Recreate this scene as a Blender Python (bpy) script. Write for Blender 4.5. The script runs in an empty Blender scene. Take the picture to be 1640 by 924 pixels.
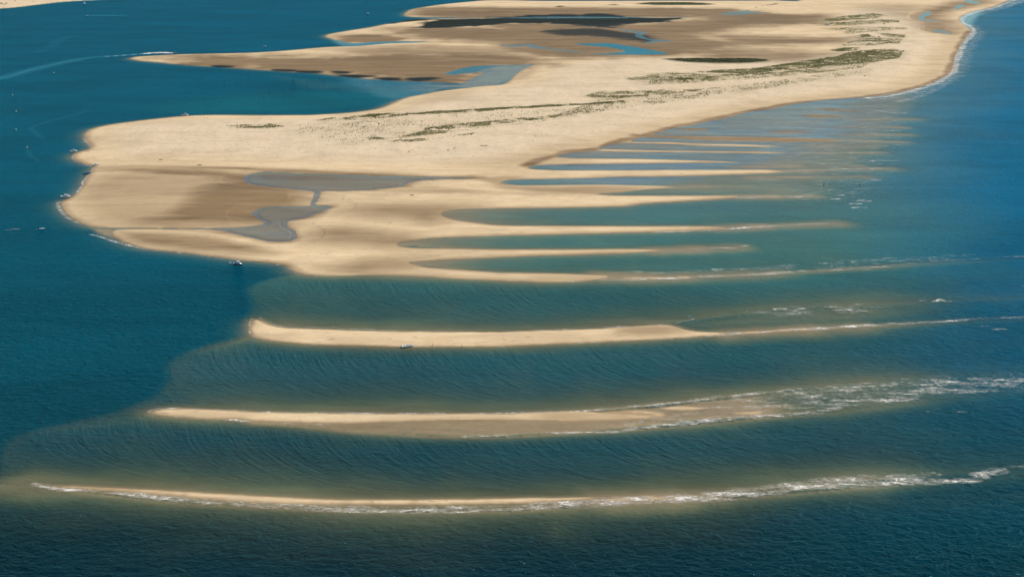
import bpy, bmesh, math, random
import numpy as np
from mathutils import Vector, Matrix

random.seed(7)
rng = np.random.default_rng(7)
scene = bpy.context.scene
COL = scene.collection

# ------------------------------------------------------------------ camera, sky, sun, exposure
CAM_H = 255.0                     # metres above the water
FPX = 2400.0                      # focal length in pixels of the 1640 px wide survey photograph
PITCH = math.atan(647.0 / FPX)
cam_d = bpy.data.cameras.new('camera')
cam_d.sensor_width = 36.0
cam_d.lens = 36.0 * FPX / 1640.0
cam_d.clip_start = 1.0
cam_d.clip_end = 200000.0
cam = bpy.data.objects.new('camera', cam_d)
cam.location = (0, 0, CAM_H)
cam.rotation_euler = (math.pi / 2 - PITCH, 0, 0)
COL.objects.link(cam)
scene.camera = cam

SUN_EL = math.radians(42)
SUN_AZ = math.atan2(0.95, 0.30)   # clockwise from +Y
to_sun = Vector((math.sin(SUN_AZ) * math.cos(SUN_EL), math.cos(SUN_AZ) * math.cos(SUN_EL), math.sin(SUN_EL)))
world = bpy.data.worlds.new('World')
scene.world = world
world.use_nodes = True
wn = world.node_tree
wn.nodes.clear()
sky = wn.nodes.new('ShaderNodeTexSky')
sky.sky_type = 'NISHITA'
sky.sun_disc = False
sky.sun_elevation = SUN_EL
sky.sun_rotation = SUN_AZ
sky.altitude = 200
sky.air_density = 1.0
sky.dust_density = 0.6
sky.ozone_density = 2.0
bg = wn.nodes.new('ShaderNodeBackground')
bg.inputs['Strength'].default_value = 0.075
wo = wn.nodes.new('ShaderNodeOutputWorld')
wn.links.new(sky.outputs[0], bg.inputs[0])
wn.links.new(bg.outputs[0], wo.inputs[0])

sun_d = bpy.data.lights.new('sun', 'SUN')
sun_d.energy = 4.0
sun_d.angle = math.radians(0.5)
sun_d.color = (1.0, 0.94, 0.85)
sun = bpy.data.objects.new('sun', sun_d)
sun.rotation_euler = to_sun.to_track_quat('Z', 'Y').to_euler()
sun.location = (0, 0, 600)
COL.objects.link(sun)

scene.view_settings.view_transform = 'Standard'
scene.view_settings.look = 'None'
scene.view_settings.gamma = 1.0
scene.view_settings.use_curve_mapping = False
scene.view_settings.exposure = 0.6
scene.cycles.transparent_max_bounces = 16
scene.cycles.max_bounces = 6

# ------------------------------------------------------------------ survey geometry
CP, SP = math.cos(PITCH), math.sin(PITCH)


def ground(px, py, z=0.0):
    """Point of the level plane at height z that was surveyed at photograph position (px, py)."""
    a = (np.asarray(px, float) - 820.0) / FPX
    b = (np.asarray(py, float) - 462.0) / FPX
    dy = CP - b * SP
    dz = -SP - b * CP
    t = (z - CAM_H) / dz
    return a * t, dy * t


def gp(px, py, z=0.0):
    x, y = ground(px, py, z)
    return Vector((float(x), float(y), z))


def metres_per_px(py):
    x0, y0 = ground(820, py)
    return (float(y0) * CP + CAM_H * SP) / FPX


# rows of the terrain grid by distance, columns by bearing
rows_px = np.concatenate([np.arange(-6, 250, 0.95), np.arange(250, 932, 1.5)])
_, rows_y = ground(np.full_like(rows_px, 820.0), rows_px)
_, far_y = ground(np.full(7, 820.0), np.array([-183.5, -180.0, -170.0, -145.0, -100.0, -50.0, -20.0]))
near_y = np.array([470., 380., 250., 80., -200., -900., -4000.])
ROW_Y = np.concatenate([far_y, rows_y, near_y])              # decreasing distance
COL_K = (np.concatenate([[-9000., -3500., -1500., -700., -350., -150.], np.arange(-40, 1682, 1.7),
                         [1790., 1990., 2340., 3140., 5140., 10640.]]) - 820.0) / FPX
NR, NC = len(ROW_Y), len(COL_K)
ROW_W = np.maximum(ROW_Y * CP + CAM_H * SP, 420.0)
GX = (ROW_W[:, None] * COL_K[None, :])
GY = np.repeat(ROW_Y[:, None], NC, 1)
# survey coordinates of the grid (rows nearer than the frame just continue the numbering)
_dep = GY * CP + CAM_H * SP
_depc = np.maximum(_dep, 60.0)
PX = 820.0 + FPX * GX / np.maximum(_dep, 420.0)
PY = 462.0 + FPX * (CAM_H * CP - GY * SP) / _depc
PY = np.minimum(PY, 1400.0)
CAP = 160.0


def catmull(pts, closed, n=3):
    p = np.array(pts, float)
    out = []
    m = len(p)
    for i in range(m if closed else m - 1):
        if closed:
            p0, p1, p2, p3 = p[(i - 1) % m], p[i], p[(i + 1) % m], p[(i + 2) % m]
        else:
            p0, p1, p2, p3 = p[max(i - 1, 0)], p[i], p[i + 1], p[min(i + 2, m - 1)]
        d1 = np.hypot(*(p2 - p1)) + 1e-6
        t1, t2 = (p2 - p0) * 0.5, (p3 - p1) * 0.5
        for t in (t1, t2):
            l = np.hypot(*t)
            if l > d1:
                t *= d1 / l
        for k in range(n):
            s = k / n
            h = (2*s**3 - 3*s**2 + 1)*p1 + (s**3 - 2*s**2 + s)*t1 + (-2*s**3 + 3*s**2)*p2 + (s**3 - s**2)*t2
            out.append(h)
    if not closed:
        out.append(p[-1])
    return np.array(out)


def seg_dist(D, ax, ay, bx, by, cap):
    y0, y1 = min(ay, by) - cap, max(ay, by) + cap
    r0 = np.searchsorted(-ROW_Y, -y1)
    r1 = np.searchsorted(-ROW_Y, -y0)
    if r1 <= r0:
        return
    w0, w1 = ROW_W[r1 - 1], ROW_W[r0]
    x0, x1 = min(ax, bx) - cap, max(ax, bx) + cap
    c0 = np.searchsorted(COL_K, min(x0 / w0, x0 / w1))
    c1 = np.searchsorted(COL_K, max(x1 / w0, x1 / w1))
    if c1 <= c0:
        return
    X, Y = GX[r0:r1, c0:c1], GY[r0:r1, c0:c1]
    dx, dy = bx - ax, by - ay
    l2 = dx * dx + dy * dy + 1e-9
    t = np.clip(((X - ax) * dx + (Y - ay) * dy) / l2, 0, 1)
    d = np.hypot(X - ax - t * dx, Y - ay - t * dy)
    v = D[r0:r1, c0:c1]
    np.minimum(v, d, out=v)


def sdf(pts, smooth=True, cap=CAP):
    """Signed distance in metres (positive inside) to a surveyed outline."""
    p = catmull(pts, True) if smooth else np.array(pts, float)
    wx, wy = ground(p[:, 0], p[:, 1])
    D = np.full((NR, NC), float(cap))
    I = np.zeros((NR, NC), bool)
    n = len(p)
    for i in range(n):
        ax, ay, bx, by = wx[i], wy[i], wx[(i + 1) % n], wy[(i + 1) % n]
        seg_dist(D, ax, ay, bx, by, cap)
        lo, hi = min(ay, by), max(ay, by)
        r0 = np.searchsorted(-ROW_Y, -hi, side='left')
        r1 = np.searchsorted(-ROW_Y, -lo, side='left')
        if r1 > r0:
            yy = ROW_Y[r0:r1]
            xi = ax + (yy - ay) * (bx - ax) / (by - ay if abs(by - ay) > 1e-9 else 1e-9)
            I[r0:r1] ^= GX[r0:r1] < xi[:, None]
    return np.where(I, D, -D)


def linedist(pts, cap=60.0):
    p = catmull(pts, False)
    wx, wy = ground(p[:, 0], p[:, 1])
    D = np.full((NR, NC), float(cap))
    for i in range(len(p) - 1):
        seg_dist(D, wx[i], wy[i], wx[i + 1], wy[i + 1], cap)
    return D


def sstep(a, b, x):
    t = np.clip((x - a) / (b - a), 0, 1)
    return t * t * (3 - 2 * t)


def _h(ix, iy, seed):
    n = (ix * 374761393 + iy * 668265263 + seed * 974711) & 0x7fffffff
    n = ((n ^ (n >> 13)) * 1274126177) & 0x7fffffff
    return ((n ^ (n >> 16)) & 0xffff) / 65535.0


def vnoise(x, y, seed=0):
    ix, iy = np.floor(x).astype(np.int64), np.floor(y).astype(np.int64)
    fx, fy = x - ix, y - iy
    fx, fy = fx * fx * (3 - 2 * fx), fy * fy * (3 - 2 * fy)
    a, b = _h(ix, iy, seed), _h(ix + 1, iy, seed)
    c, d = _h(ix, iy + 1, seed), _h(ix + 1, iy + 1, seed)
    return (a + (b - a) * fx) * (1 - fy) + (c + (d - c) * fx) * fy


def fbm(x, y, seed=0, octaves=4):
    s, a, t = 0, 1, 0
    for o in range(octaves):
        s = s + a * vnoise(x * 2**o + 17.3 * o, y * 2**o - 9.1 * o, seed + o)
        t += a
        a *= 0.5
    return s / t


N_BIG = fbm(GX / 90, GY / 130, 1)
N_MID = fbm(GX / 22, GY / 40, 5)
N_FINE = fbm(GX / 6, GY / 9, 9, 3)
N_STREAK = fbm(GX / 60, GY / 14, 13)

# ------------------------------------------------------------------ surveyed outlines
BANK = [
 (297,186),(237,192),(184,199),(155,204.5),(143,209),(136.5,215.5),(136.5,223),(141,229.7),(146.5,236),(139.7,240.6),
 (124,245),(117,251),(121,256),(133,261.7),(147.5,265),(151.6,266.7),(147.5,275),(139.7,284.6),(135,294),(128.7,305),
 (121,313),(108,320),(100,324),(99.5,330),(105,339.5),(116,349),(132,357),(147.5,362),(161.6,363.6),(187,364.6),
 (237,365.2),(262,365.8),(262,367.2),(237,367),(200,367.5),(184,369),(180.5,372),(183.6,379),(196,386.6),(215,393),(243,399),(281,403),(331,408.6),
 (378,415),(425,419.6),(457,424),(469,432),(480,437),(494,440),(541,441.6),(576,440),(632,440.6),(682.5,442.5),
 (745,446.3),(800,448.8),(863,451),(910,450.4),(957,447),(974,442.5),(957,440.6),(910,439),(863,437.8),(800,437.2),
 (745,433),(707.7,430.6),(676,427),(652,420.5),(682,417.4),(714,415.5),(800,411.8),(863,409),(925.6,407.7),(988,405.5),
 (1035,403),(1057,401),(1020,399),(925.6,399.8),(800,399.6),(714,398),(667,397.6),(642,395.4),(634,391.4),(642,386.6),
 (667,383.5),(714,380),(800,377),(863,375.6),(957,373.4),(1051,371),(1114,369),(1161,366),(1145,363),(1051,362.8),
 (925.6,362.4),(800,361),(761,357),(724,352),(708,346),(706,340),(724,335.8),(761,334),(800,334),(863,333),(941,331.7),
 (1001,330),(1026,326),(1082.6,323),(1145,319),(1186,315),(1145,313.6),(1051,313.5),(988,313.2),(955,311),(988,308),
 (1035,303.4),(1076,299.4),(1020,297),(957,296.2),(894,296.5),(831,297),(808,295),(800,292.5),(806,290),(815,287.7),
 (863,286.8),(941,285.5),(988,283.7),(1082.6,282.4),(1145,280.8),(1200,279),(1231,277.7),(1255,275),(1231,272.5),
 (1200,271.9),(1114,272.2),(988,272.9),(894,273),(850,271),(846,268),(856.5,265.4),(894,263.8),(957,263.2),(1051,261.7),
 (1145,261),(1189,260.4),(1145,258),(1082,256.3),(1020,254.8),(941,254),(900,252.8),(890,251),(907,245.8),(951,242.4),
 (973,242.8),(1051,244),(1114,244.7),(1200,245.7),(1231,246),(1263,245),(1231,243.8),(1200,243),(1114,242),(1051,241.2),
 (988,239.6),(958,238.2),(976,232),(1000,229.3),(1013.5,229.6),(1083,231.4),(1114,233.3),(1200,235.2),(1231,235.4),(1256,234.6),(1200,232),
 (1114,230.2),(1067,228),(1010,227.3),(1015,223.5),(1030,220),(1057.5,220.4),(1114,224),(1200,226.5),(1263,227.4),(1325.5,226.7),
 (1347.5,225),(1294,221.8),(1200,219.6),(1114,218.8),(1067,217.8),(1045,215.5),(1070,208),(1107.7,200.5),(1133,195),(1161,189.5),
 (1200,179.8),(1235,174.4),(1280.5,165.8),(1334,159.6),(1388,155.6),(1423,151.6),(1468,141),(1495,131.5),(1514,122),
 (1525,112.7),(1527,99),(1533,83),(1541,68),(1551.5,56),(1554,49.6),(1546,41.6),(1537,35),(1539.4,27),(1559.5,18.8),
 (1589,12),(1608,4),(1640,-6),(1720,-20),(1800,-40),(1300,-40),(1290,-1),(1240,1.2),(1180,1.6),(1100,1.6),(1000,1.8),(870,2),
 (800,0.8),(780,1.2),(766,2),(717,6.6),(693,9.8),(668,14),(656,17),(647.5,24.4),(653.6,27),(668,28),(700,28.4),(740,28.8),
 (700,30.6),(664,31.4),(639,36),(619.5,39),(595,44),(556,50),(529,55),(521,58.5),(532,63),(546,66),(556,68.8),(571,69.6),
 (607,67.3),(640,66.6),(668,67),(690,67.8),(668,68.8),(644,69.4),(619.5,70.2),(602,71.8),(571,74.4),(522,76),(456,81.7),(400,85),(293,87.3),(244,89.8),(217,91.5),
 (208.5,94),(212,95.6),(227,98),(256,100.5),(293,104),(341.5,107),(400,111),(436.6,113.4),(473,116),(510,118),
 (546,122),(580.5,126),(619.5,129),(658.5,130.5),(702,132),(739,133),(760,124),(773,117.5),(750,117.6),(722,120.5),(712,118),
 (735,110.5),(755,106.6),(790,104.8),(830,103.8),(857,103.2),(850,106),(840,111),(827,119),(818,128),(810,133.5),(800,136.5),
 (780,138),(750,141),(720,144),(680,151),(650,157),(630,165),(617,171),(600,176),(560,181),(500,184.5),(480,184.8),
 (400,185),(347,184.5)]
BAR_FAR = [
 (405.6,512.5),(417,513),(431,519.5),(448,524),(484,526.6),(541,528.6),(597,530.3),(653,531.4),(737.5,532),(800,532.2),
 (856,530),(926.6,528),(983,525),(1025,522),(1061.6,520.4),(1081,523),(1095,528),(1123,531.6),(1166,533.8),(1137.5,537),
 (1081,540.6),(1025,544),(940.6,548),(856,552),(800,554),(737.5,554.4),(653,554.9),(597,553.9),(526.6,552),(470,548.5),
 (428,543.5),(408.4,539),(401.4,532),(400.6,521)]
BAR_MID = [
 (243,659),(264.5,655.4),(292,654.5),(360,657),(420,660),(492,662.2),(615,663),(738,662.8),(820,662.8),(861.5,661),
 (938,659),(969,662),(1015,664),(1043,667.5),(1015,670.7),(954,671.7),(908,672),(800,671.7),(738,672),(646,674.4),
 (584.5,677),(538,677.5),(400,673),(384,671.4),(307.5,668),(261,664.6),(246,662)]
BAR_NEAR = [
 (88,778.5),(117,778.8),(154,780),(246,784),(307.5,788),(420,794.4),(492,798),(554,800),(677,800),(769,799),(846,797.4),
 (907.6,796.8),(954,796.4),(923,800),(861,804.4),(738,807),(646,807.6),(554,807.6),(492,806.6),(400,802.6),(307.5,796.6),
 (246,790.7),(154,783.5)]
FAR_SHORE = [(-700,26),(-100,17),(0,14.2),(40,10.5),(70,6.8),(100,3.6),(140,1.2),(165,0),(200,-3),(400,-15),(420,-50),(-900,-50)]

S_BANK, S_FAR, S_MID, S_NEAR, S_SHORE = [sdf(p) for p in (BANK, BAR_FAR, BAR_MID, BAR_NEAR, FAR_SHORE)]

# ------------------------------------------------------------------ sea bed
SHELF = [(475,437),(430,446),(395,462),(397,480),(401,492),(394,503),(389,515),(390,526),(396,533),(372,540),(330,550),
         (300,560),(270,578),(262,592),(265,605),(252,620),(245,632),(190,655),(120,672),(45,690),(10,705),(-5,730),
         (-15,760),(-80,790),(-300,960),(-300,1100),(2100,1100),(2600,300),(2600,-90),(1750,-60),(1560,-20),(1450,60),(1200,120),(800,250),(600,380)]
s_shelf = sdf(SHELF)
E = np.full((NR, NC), -9.0)


def raise_(poly, value, inw, outw, wob=0.0):
    global E
    s = sdf(poly) if not isinstance(poly, np.ndarray) else poly
    if wob:
        s = s + (N_MID - 0.5) * wob
    m = sstep(-outw, inw, s)
    E = E + (value - E) * m


raise_(s_shelf + (N_BIG - .5) * 16, -2.3, 4, 4, 12)
# ocean deepens to the right, away from the bank
raise_([(1500,20),(1560,60),(1545,110),(1490,165),(1470,250),(1480,330),(1560,380),(1700,400),(2600,420),(2600,-60),(1640,-20)],
       -9, 60, 120)
# lagoon floor by the stakes, inlet
raise_([(420,118),(560,128),(700,140),(800,138),(740,140),(680,150),(640,160),(560,150),(470,140)], -1.3, 30, 70, 30)
raise_([(680,134),(745,131),(790,108),(850,104),(818,127),(800,136),(720,143),(700,146)], -0.14, 10, 30, 25)
raise_([(700,132),(745,122),(790,106),(857,103),(820,127),(760,138)], -0.03, 8, 20, 16)
# tidal flat on the ocean side
raise_([(880,255),(1030,214),(1200,176),(1430,148),(1470,160),(1430,205),(1400,250),(1330,290),(1250,322),(1050,320),(900,300)],
       -0.38, 30, 110, 40)
raise_([(900,250),(1040,212),(1200,176),(1400,152),(1330,175),(1325,200),(1290,215),(1180,230),(1000,250)],
       -0.07, 20, 40, 25)
# floor of the narrow channels between the bars still joined to the bank
raise_([(690,330),(1200,322),(1330,350),(1330,440),(960,446),(700,432),(620,392)], -1.55, 25, 50)


def interp_line(pts, x):
    p = np.array(pts, float)
    return np.interp(x, p[:, 0], p[:, 1])


CHANNELS = [
 # far edge (upper bar), near edge (lower bar), x range, swing of the crests in metres
 ([(395,440),(480,440),(541,443),(800,450),(863,452),(957,449),(1240,439),(1640,412)],
  [(395,512),(430,520),(600,531),(820,533),(1000,524),(1240,496),(1640,478)], 398, 1640, 30),
 ([(250,560),(400,540),(526,553),(653,556),(820,555),(1000,546),(1240,533),(1640,509)],
  [(230,658),(420,660),(820,663),(1000,652),(1210,630),(1330,614),(1640,598)], 262, 1640, 30),
 ([(0,690),(243,662),(400,676),(554,690),(700,700),(800,701),(1015,689),(1200,673),(1340,660),(1640,626)],
  [(0,768),(100,776),(246,784),(420,794),(615,800),(820,798),(950,796),(1150,788),(1300,773),(1640,750)], 5, 1640, 30),
 ([(690,334),(863,333),(1001,330),(1186,317),(1330,313)], [(690,352),(800,361),(1051,363),(1200,361),(1340,357)], 705, 1330, 22),
 ([(640,386),(800,377),(1051,371),(1200,364),(1330,360)], [(640,393),(800,400),(1020,399),(1200,395),(1330,388)], 650, 1300, 20),
 ([(650,420),(800,412),(988,406),(1200,398),(1330,392)], [(650,422),(745,433),(910,439),(1200,439),(1330,431)], 660, 1330, 22),
]
CH_DEPTH = ([0, .06, .16, .3, .5, .72, .88, 1.0], [-0.4, -1.3, -2.7, -3.0, -2.5, -1.45, -0.75, -0.3])
PHASE = np.zeros((NR, NC)); ALONG = np.zeros((NR, NC)); WCH = np.zeros((NR, NC))
for ci, (top, bot, x0, x1, sw) in enumerate(CHANNELS):
    yt, yb = interp_line(top, PX), interp_line(bot, PX)
    s = (PY - yt) / np.maximum(yb - yt, 2.0)
    inside = (s > -0.02) & (s < 1.02) & (PX > x0 - 60) & (PX < x1 + 200)
    sc = np.clip(s, 0, 0.985)
    g = sw * (-np.log(1 - sc * 0.97)) * (0.8 + 0.5 * sc)
    PHASE[inside] = (GX - g)[inside]
    ALONG[inside] = (GY + ci * 300)[inside]
    fade = sstep(x0 - 20, x0 + 90, PX) * (1 - 0.8 * sstep(1050, 1420, PX))
    WCH[inside] = (fade * sstep(0, .12, s) * (1 - sstep(.93, 1.0, s)))[inside]
    if ci >= 3:
        k = inside & (s > 0.02) & (s < .98)
        E[k] = np.maximum(E, -9.5 * sstep(x1 - 330, x1 + 60, PX) - (.06 + 1.3 * sstep(x0 - 20, x0 + 260, PX)) * (.35 + .65 * np.sin(np.pi * np.clip(s, 0, 1)) ** .7))[k]
    if ci < 3:
        prof = np.interp(np.clip(s, 0, 1), *CH_DEPTH)
        if ci == 0:
            prof = prof * 0.9
        if ci == 2:
            prof = np.where((PX < 330) & (s < .5), prof + (np.minimum(prof, -1.7) - prof) * sstep(330, 230, PX), prof)
        e = -2.3 + (prof + 2.3) * sstep(x0 - 10, x0 + 60, PX)
        e = e * (1 + 0.15 * (N_BIG - 0.5))
        k = inside & (s_shelf > 0)
        kk = sstep(1.0, 7.0, s_shelf)
        E[k] = (E + (e - E) * kk)[k]
# in front of the nearest bar
yt = interp_line([(-100,766),(40,778),(150,790),(300,805),(500,816),(650,819),(800,818),(1000,808),(1200,795),(1400,778),(1640,762),(1800,752)], PX)
s = (PY - yt) / 120.0
e = np.interp(s, [0, .08, .2, .4, .7, 1.1], [-0.25, -0.85, -1.5, -2.7, -3.8, -5.0])
k = s > -0.001
E[k] = e[k] - (0.9 * sstep(900, 1500, PX))[k] * np.clip(s[k] * 3, 0, 1)
# leave a shallow nose off the left end of the nearest bar
raise_([(5,770),(45,765),(100,774),(110,786),(60,790),(20,780)], -0.45, 6, 22)

# submerged tails of the bars
raise_([(938,658.5),(1000,652),(1061,647.5),(1109,641),(1166,635),(1210,630),(1276,623.6),(1327,614),(1397,607),(1509,600),
        (1680,596),(1680,622),(1566,632),(1481,645),(1397,652),(1307,661),(1200,672),(1107,677),(1015,688),(923,695),(800,700),
        (738,701),(646,698),(554,694),(507,688),(461,683),(400,681),(380,672),(600,670),(800,668)], -0.05, 5, 4, 3)
raise_([(1050,652),(1085,650),(1130,653.5),(1100,657),(1065,655.5)], .06, 3, 4, 4)
raise_([(1165,660),(1200,658.5),(1240,657),(1215,662),(1180,663.5)], .05, 3, 4, 4)
raise_([(938,659),(1000,656),(1050,657),(1070,663),(1060,670),(980,673),(900,672)], .03, 4, 6, 6)
raise_([(1240,640),(1330,620),(1400,611),(1520,604),(1680,600),(1680,618),(1560,627),(1480,640),(1380,650),(1300,655)], -0.75, 14, 20, 8)
raise_([(1000,671),(1100,664),(1180,655),(1270,648),(1200,660),(1120,668),(1040,676)], -0.02, 5, 5, 6)
raise_([(950,441),(1000,441),(1060,443),(1140,439),(1200,437),(1260,434),(1360,427),(1500,416),(1660,408),(1660,414),(1500,423),(1360,433),
        (1240,441),(1140,446),(1050,449),(960,450)], -0.28, 5, 8, 4)
raise_([(1075,520),(1150,506),(1220,494),(1300,486),(1400,484),(1480,483),(1560,490),(1500,505),(1400,516),(1250,528),(1150,533)], -0.75, 14, 16, 10)
raise_([(1150,534),(1230,529),(1360,521),(1480,513),(1680,505),(1680,511),(1480,519),(1360,527),(1230,535),(1130,538)], -0.18, 4, 8, 3)
raise_([(1057,402),(1140,397),(1200,394),(1140,399),(1060,402)], -0.2, 3, 10)
raise_([(1050,368),(1160,364),(1300,359),(1340,358),(1300,361),(1161,367)], -0.15, 3, 10)
raise_([(1140,316),(1260,314.5),(1310,314),(1260,317.5),(1150,319)], -0.15, 3, 10)
raise_([(1255,274),(1320,271.5),(1415,270),(1320,273),(1250,276)], -0.12, 3, 12)
raise_([(935,796),(1000,796),(1080,793),(1150,789),(1230,781),(1300,774),(1400,768),(1500,764),(1580,758),(1660,750),(1660,760),(1560,770),
        (1450,776),(1300,785),(1200,793),(1100,800),(1000,806),(900,811),(850,812)], -0.22, 4, 5, 3)
raise_([(55,774),(150,783),(250,791),(310,798),(420,804),(500,809),(650,811),(800,810),(900,806),(900,812),(780,818),(600,819),(460,815),(330,806),(200,794),(90,785)],
       -0.12, 3, 4, 2)
_t = (PX > 1350) & (PY > 395) & (E > -2.2)
E = np.where(_t, E - 1.1 * sstep(1380, 1620, PX), E)


def ridge(pts, top, slope):
    global E
    d = linedist(pts, 60.0) + (N_FINE - .5) * 3
    E = np.where(d < 55, np.maximum(E, top - np.maximum(d, 0) * slope - 9.5 * (np.maximum(d, 0) / 50.0) ** 2.6), E)


for pts in ([(1050,401),(1120,398.6),(1180,396)], [(1150,366),(1220,362.6),(1280,360.4),(1340,358)], [(1180,315),(1240,315.2),(1300,314)],
            [(1250,275),(1310,272.4),(1380,270.6),(1420,270)], [(1070,299.4),(1130,298.6),(1200,298.4)], [(1185,260.4),(1260,260),(1330,261)],
            [(1260,245),(1330,244.6),(1400,244.6)], [(1250,234.6),(1320,235),(1390,235)], [(1340,225.4),(1400,226.6),(1440,227.6)],
            [(1100,251),(1200,251.6),(1290,252)], [(1180,239.6),(1280,240),(1360,240.4)], [(1250,230.8),(1330,231),(1400,231.4)], [(1330,216),(1400,215.6),(1450,216)],
            [(1290,202),(1370,203),(1440,204)], [(1360,192),(1420,191),(1460,191)], [(1170,267),(1280,266.4),(1370,266)], [(1200,285),(1290,284),(1380,283)],
            [(960,441),(1040,443.4),(1120,442),(1200,439)]):
    ridge(pts[:2], -.02 if pts[0][1] > 262 else -.09, .012)
    ridge(pts, -.16, .016)
for pts in ([(960,445),(1030,445.4),(1100,443.6),(1180,440.8),(1250,437)], [(1160,534.8),(1230,530.6),(1300,526.8),(1380,522.4)], [(950,799.6),(1010,799),(1080,796.4),(1140,792.6)]):
    ridge(pts[:3], .03, .03)
    ridge(pts, -.08, .04)
# wash along the spit, left end
raise_([(88,330),(92,345),(120,362),(150,375),(190,392),(240,402),(330,414),(400,423),(452,432),(480,441),(470,425),(330,400),(180,365),(110,335)],
       -0.30, 8, 9, 5)
raise_([(150,371),(165,366),(262,366.4),(184,369),(181,373),(190,386),(170,380)], -0.05, 5, 8)
raise_([(112,296),(135,284),(140,300),(120,316),(105,322),(100,316)], -0.8, 8, 16)

for a in ([(1312,174.6),(1345,175.2),(1392,178.6),(1350,178.4)], [(1225,211.4),(1270,210.6),(1316,213.2),(1260,213.6)], [(1275,185),(1310,184.6),(1352,187.6),(1300,188)],
          [(1085,207),(1120,206),(1150,207.4),(1110,208.4)]):
    raise_(a, 0.12, 6, 8, 10)
E += np.where((E > -.45) & (E < .05) & (PX > 880) & (PX < 1420) & (PY < 300), (N_STREAK - .5) * .10 - .05, 0)
E = np.where((s_shelf > 0) & (E < -.1), E * (1 + .55 * (N_MID - .5) + .5 * (N_STREAK - .5)), E)
# dry land: the beach rises from the waterline
WOB = (N_FINE - 0.5) * 3.0 + (N_MID - 0.5) * 4.0
far_scale = np.clip(_dep / 900.0, 0.6, 3.0)


def land(s, top, L, out_slope, wob=1.0):
    global E
    s = s + WOB * wob
    inn = top * (1 - np.exp(-np.maximum(s, 0) / L)) + 0.02
    out = s * out_slope
    h = np.where(s > 0, inn, np.maximum(out, -9.5))
    E = np.where(s > 0, h, np.maximum(E, h))


SHORE = np.maximum.reduce([S_BANK, S_FAR, S_MID, S_NEAR, S_SHORE])
land(S_BANK, 1.0, 14.0, 0.10, 0.35)
land(S_FAR, 0.8, 6.0, 0.13, 0.3)
land(S_MID, 0.6, 4.0, 0.13, 0.22)
land(S_NEAR, 0.45, 3.0, 0.13, 0.22)
land(S_SHORE, 5.0, 60.0, 0.12, 0.4)

# dry, high part of the bank and its dunes
HIGH = [(150,207),(300,189),(480,187.5),(600,181),(640,170),(700,153),(790,140),(850,128),(870,108),(960,96),(1060,92),(1250,93),
        (1330,80),(1340,40),(1330,20),(1430,12),(1500,30),(1530,60),(1500,108),(1440,138),(1300,160),(1150,184),(1000,224),(890,247),(820,264),
        (700,271),(560,268),(420,264),(300,260),(180,256),(150,243)]
s_high = sdf(HIGH)
m_high = sstep(-6, 60, s_high)
E += m_high * (1.8 + 1.4 * (N_BIG - 0.5) + 1.5 * (N_MID - 0.5) + .35 * (N_FINE - .5))
DUNE = [(500,194),(600,184),(760,181),(900,174),(990,160),(1000,135),(1080,118),(1200,112),(1300,98),(1330,84),(1350,58),(1320,40),(1340,26),
        (1420,22),(1450,40),(1452,90),(1420,110),(1300,125),(1200,138),(1050,160),(900,185),(760,205),(640,222),(560,215)]
s_dune = sdf(DUNE)
m_dune = sstep(-10, 40, s_dune)
E += m_dune * np.clip(3.2 * (fbm(GX / 40, GY / 30, 21) - 0.35) + 0.6, 0, 4)

# ------------------------------------------------------------------ pools, creeks
def carve(poly, depth, L=4.0, wob=2.0, edge=0.0):
    global E
    s = sdf(poly) + (N_FINE - 0.5) * wob + (N_MID - 0.5) * wob - edge
    inn = -depth * (1 - np.exp(-np.maximum(s, 0) / L)) - 0.005
    rim = np.maximum(s, -20) * -0.006 + 0.015
    E = np.where(s > 0, np.minimum(E, inn), np.where(s > -20, np.minimum(E, np.maximum(rim, 0.02) + np.maximum(-s, 0) * 0.03), E))
    return s


POOL = [(389,286),(397,294),(425,298.7),(447,301),(500.5,306.6),(502,313),(496,324),(496,330),(460,330.4),(431,331),(412.5,335),(403,342.7),
        (412.6,350.5),(423.5,358),(400,363),(347,365.4),(262,365.6),(262,366.6),(347,368.4),(378,375.6),(410,383.5),(431,386.6),(460,386.6),(475,380),(475,371),
        (461,363),(461,355),(494,347),(532,333),(529,329.5),(507,328.5),(513,317.6),(516,306.6),(541,306.6),(588,305),(645,298),
        (651,294),(670,290),(714,287),(770.5,285),(714,283.7),(620,281.5),(541,280),(463,276.7),(425,275.2),(400,279)]
s_pool = carve(POOL, 0.32, 6, 2.5)
# brown mud showing in the upper part of that pool
s_mud = sdf([(404,279),(430,277),(540,282),(620,284),(600,289),(520,292),(430,291),(404,288)])
E = np.where((s_pool > 0), np.maximum(E, -0.36 + (0.34 + 0.10 * (N_STREAK - 0.5)) * sstep(-3, 14, s_mud + (N_STREAK - .5) * 14)), E)
BLUE_POOL = [(922,71.2),(935,70.2),(950,70),(975,70),(1000,73),(1030,78),(1060,84),(1070,86.6),(1030,87.8),(990,88),(950,87.2),(975,85.8),(1000,83.4),
             (998,80.5),(975,76),(945,73.2)]
s_blue = carve(BLUE_POOL, 3.2, 9, 3)
carve([(838,70.5),(850,70),(860,73),(880,77),(905,80),(930,83),(960,86.2),(930,85.2),(900,82.6),(870,79),(845,77),(842,73)], 0.08, 5, 5)
carve([(800,72),(838,72),(838,76),(800,75)], 0.05, 5, 5)
carve([(985,46.5),(1010,48.5),(1040,52),(1035,54),(1028,57),(1035,61),(1060,64),(1085,65.5),(1060,68),(1040,70.5),(1028,69),(1040,66),(1020,60),(1018,54),(1000,50.5)], 0.06, 5, 8)
carve([(1471,30),(1475,24),(1482,20),(1490,18.5),(1491,23),(1484,26.5),(1479,31),(1500,33.5),(1514,34.4),(1498,35),(1476,34)], 0.2, 6, 5)
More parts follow.
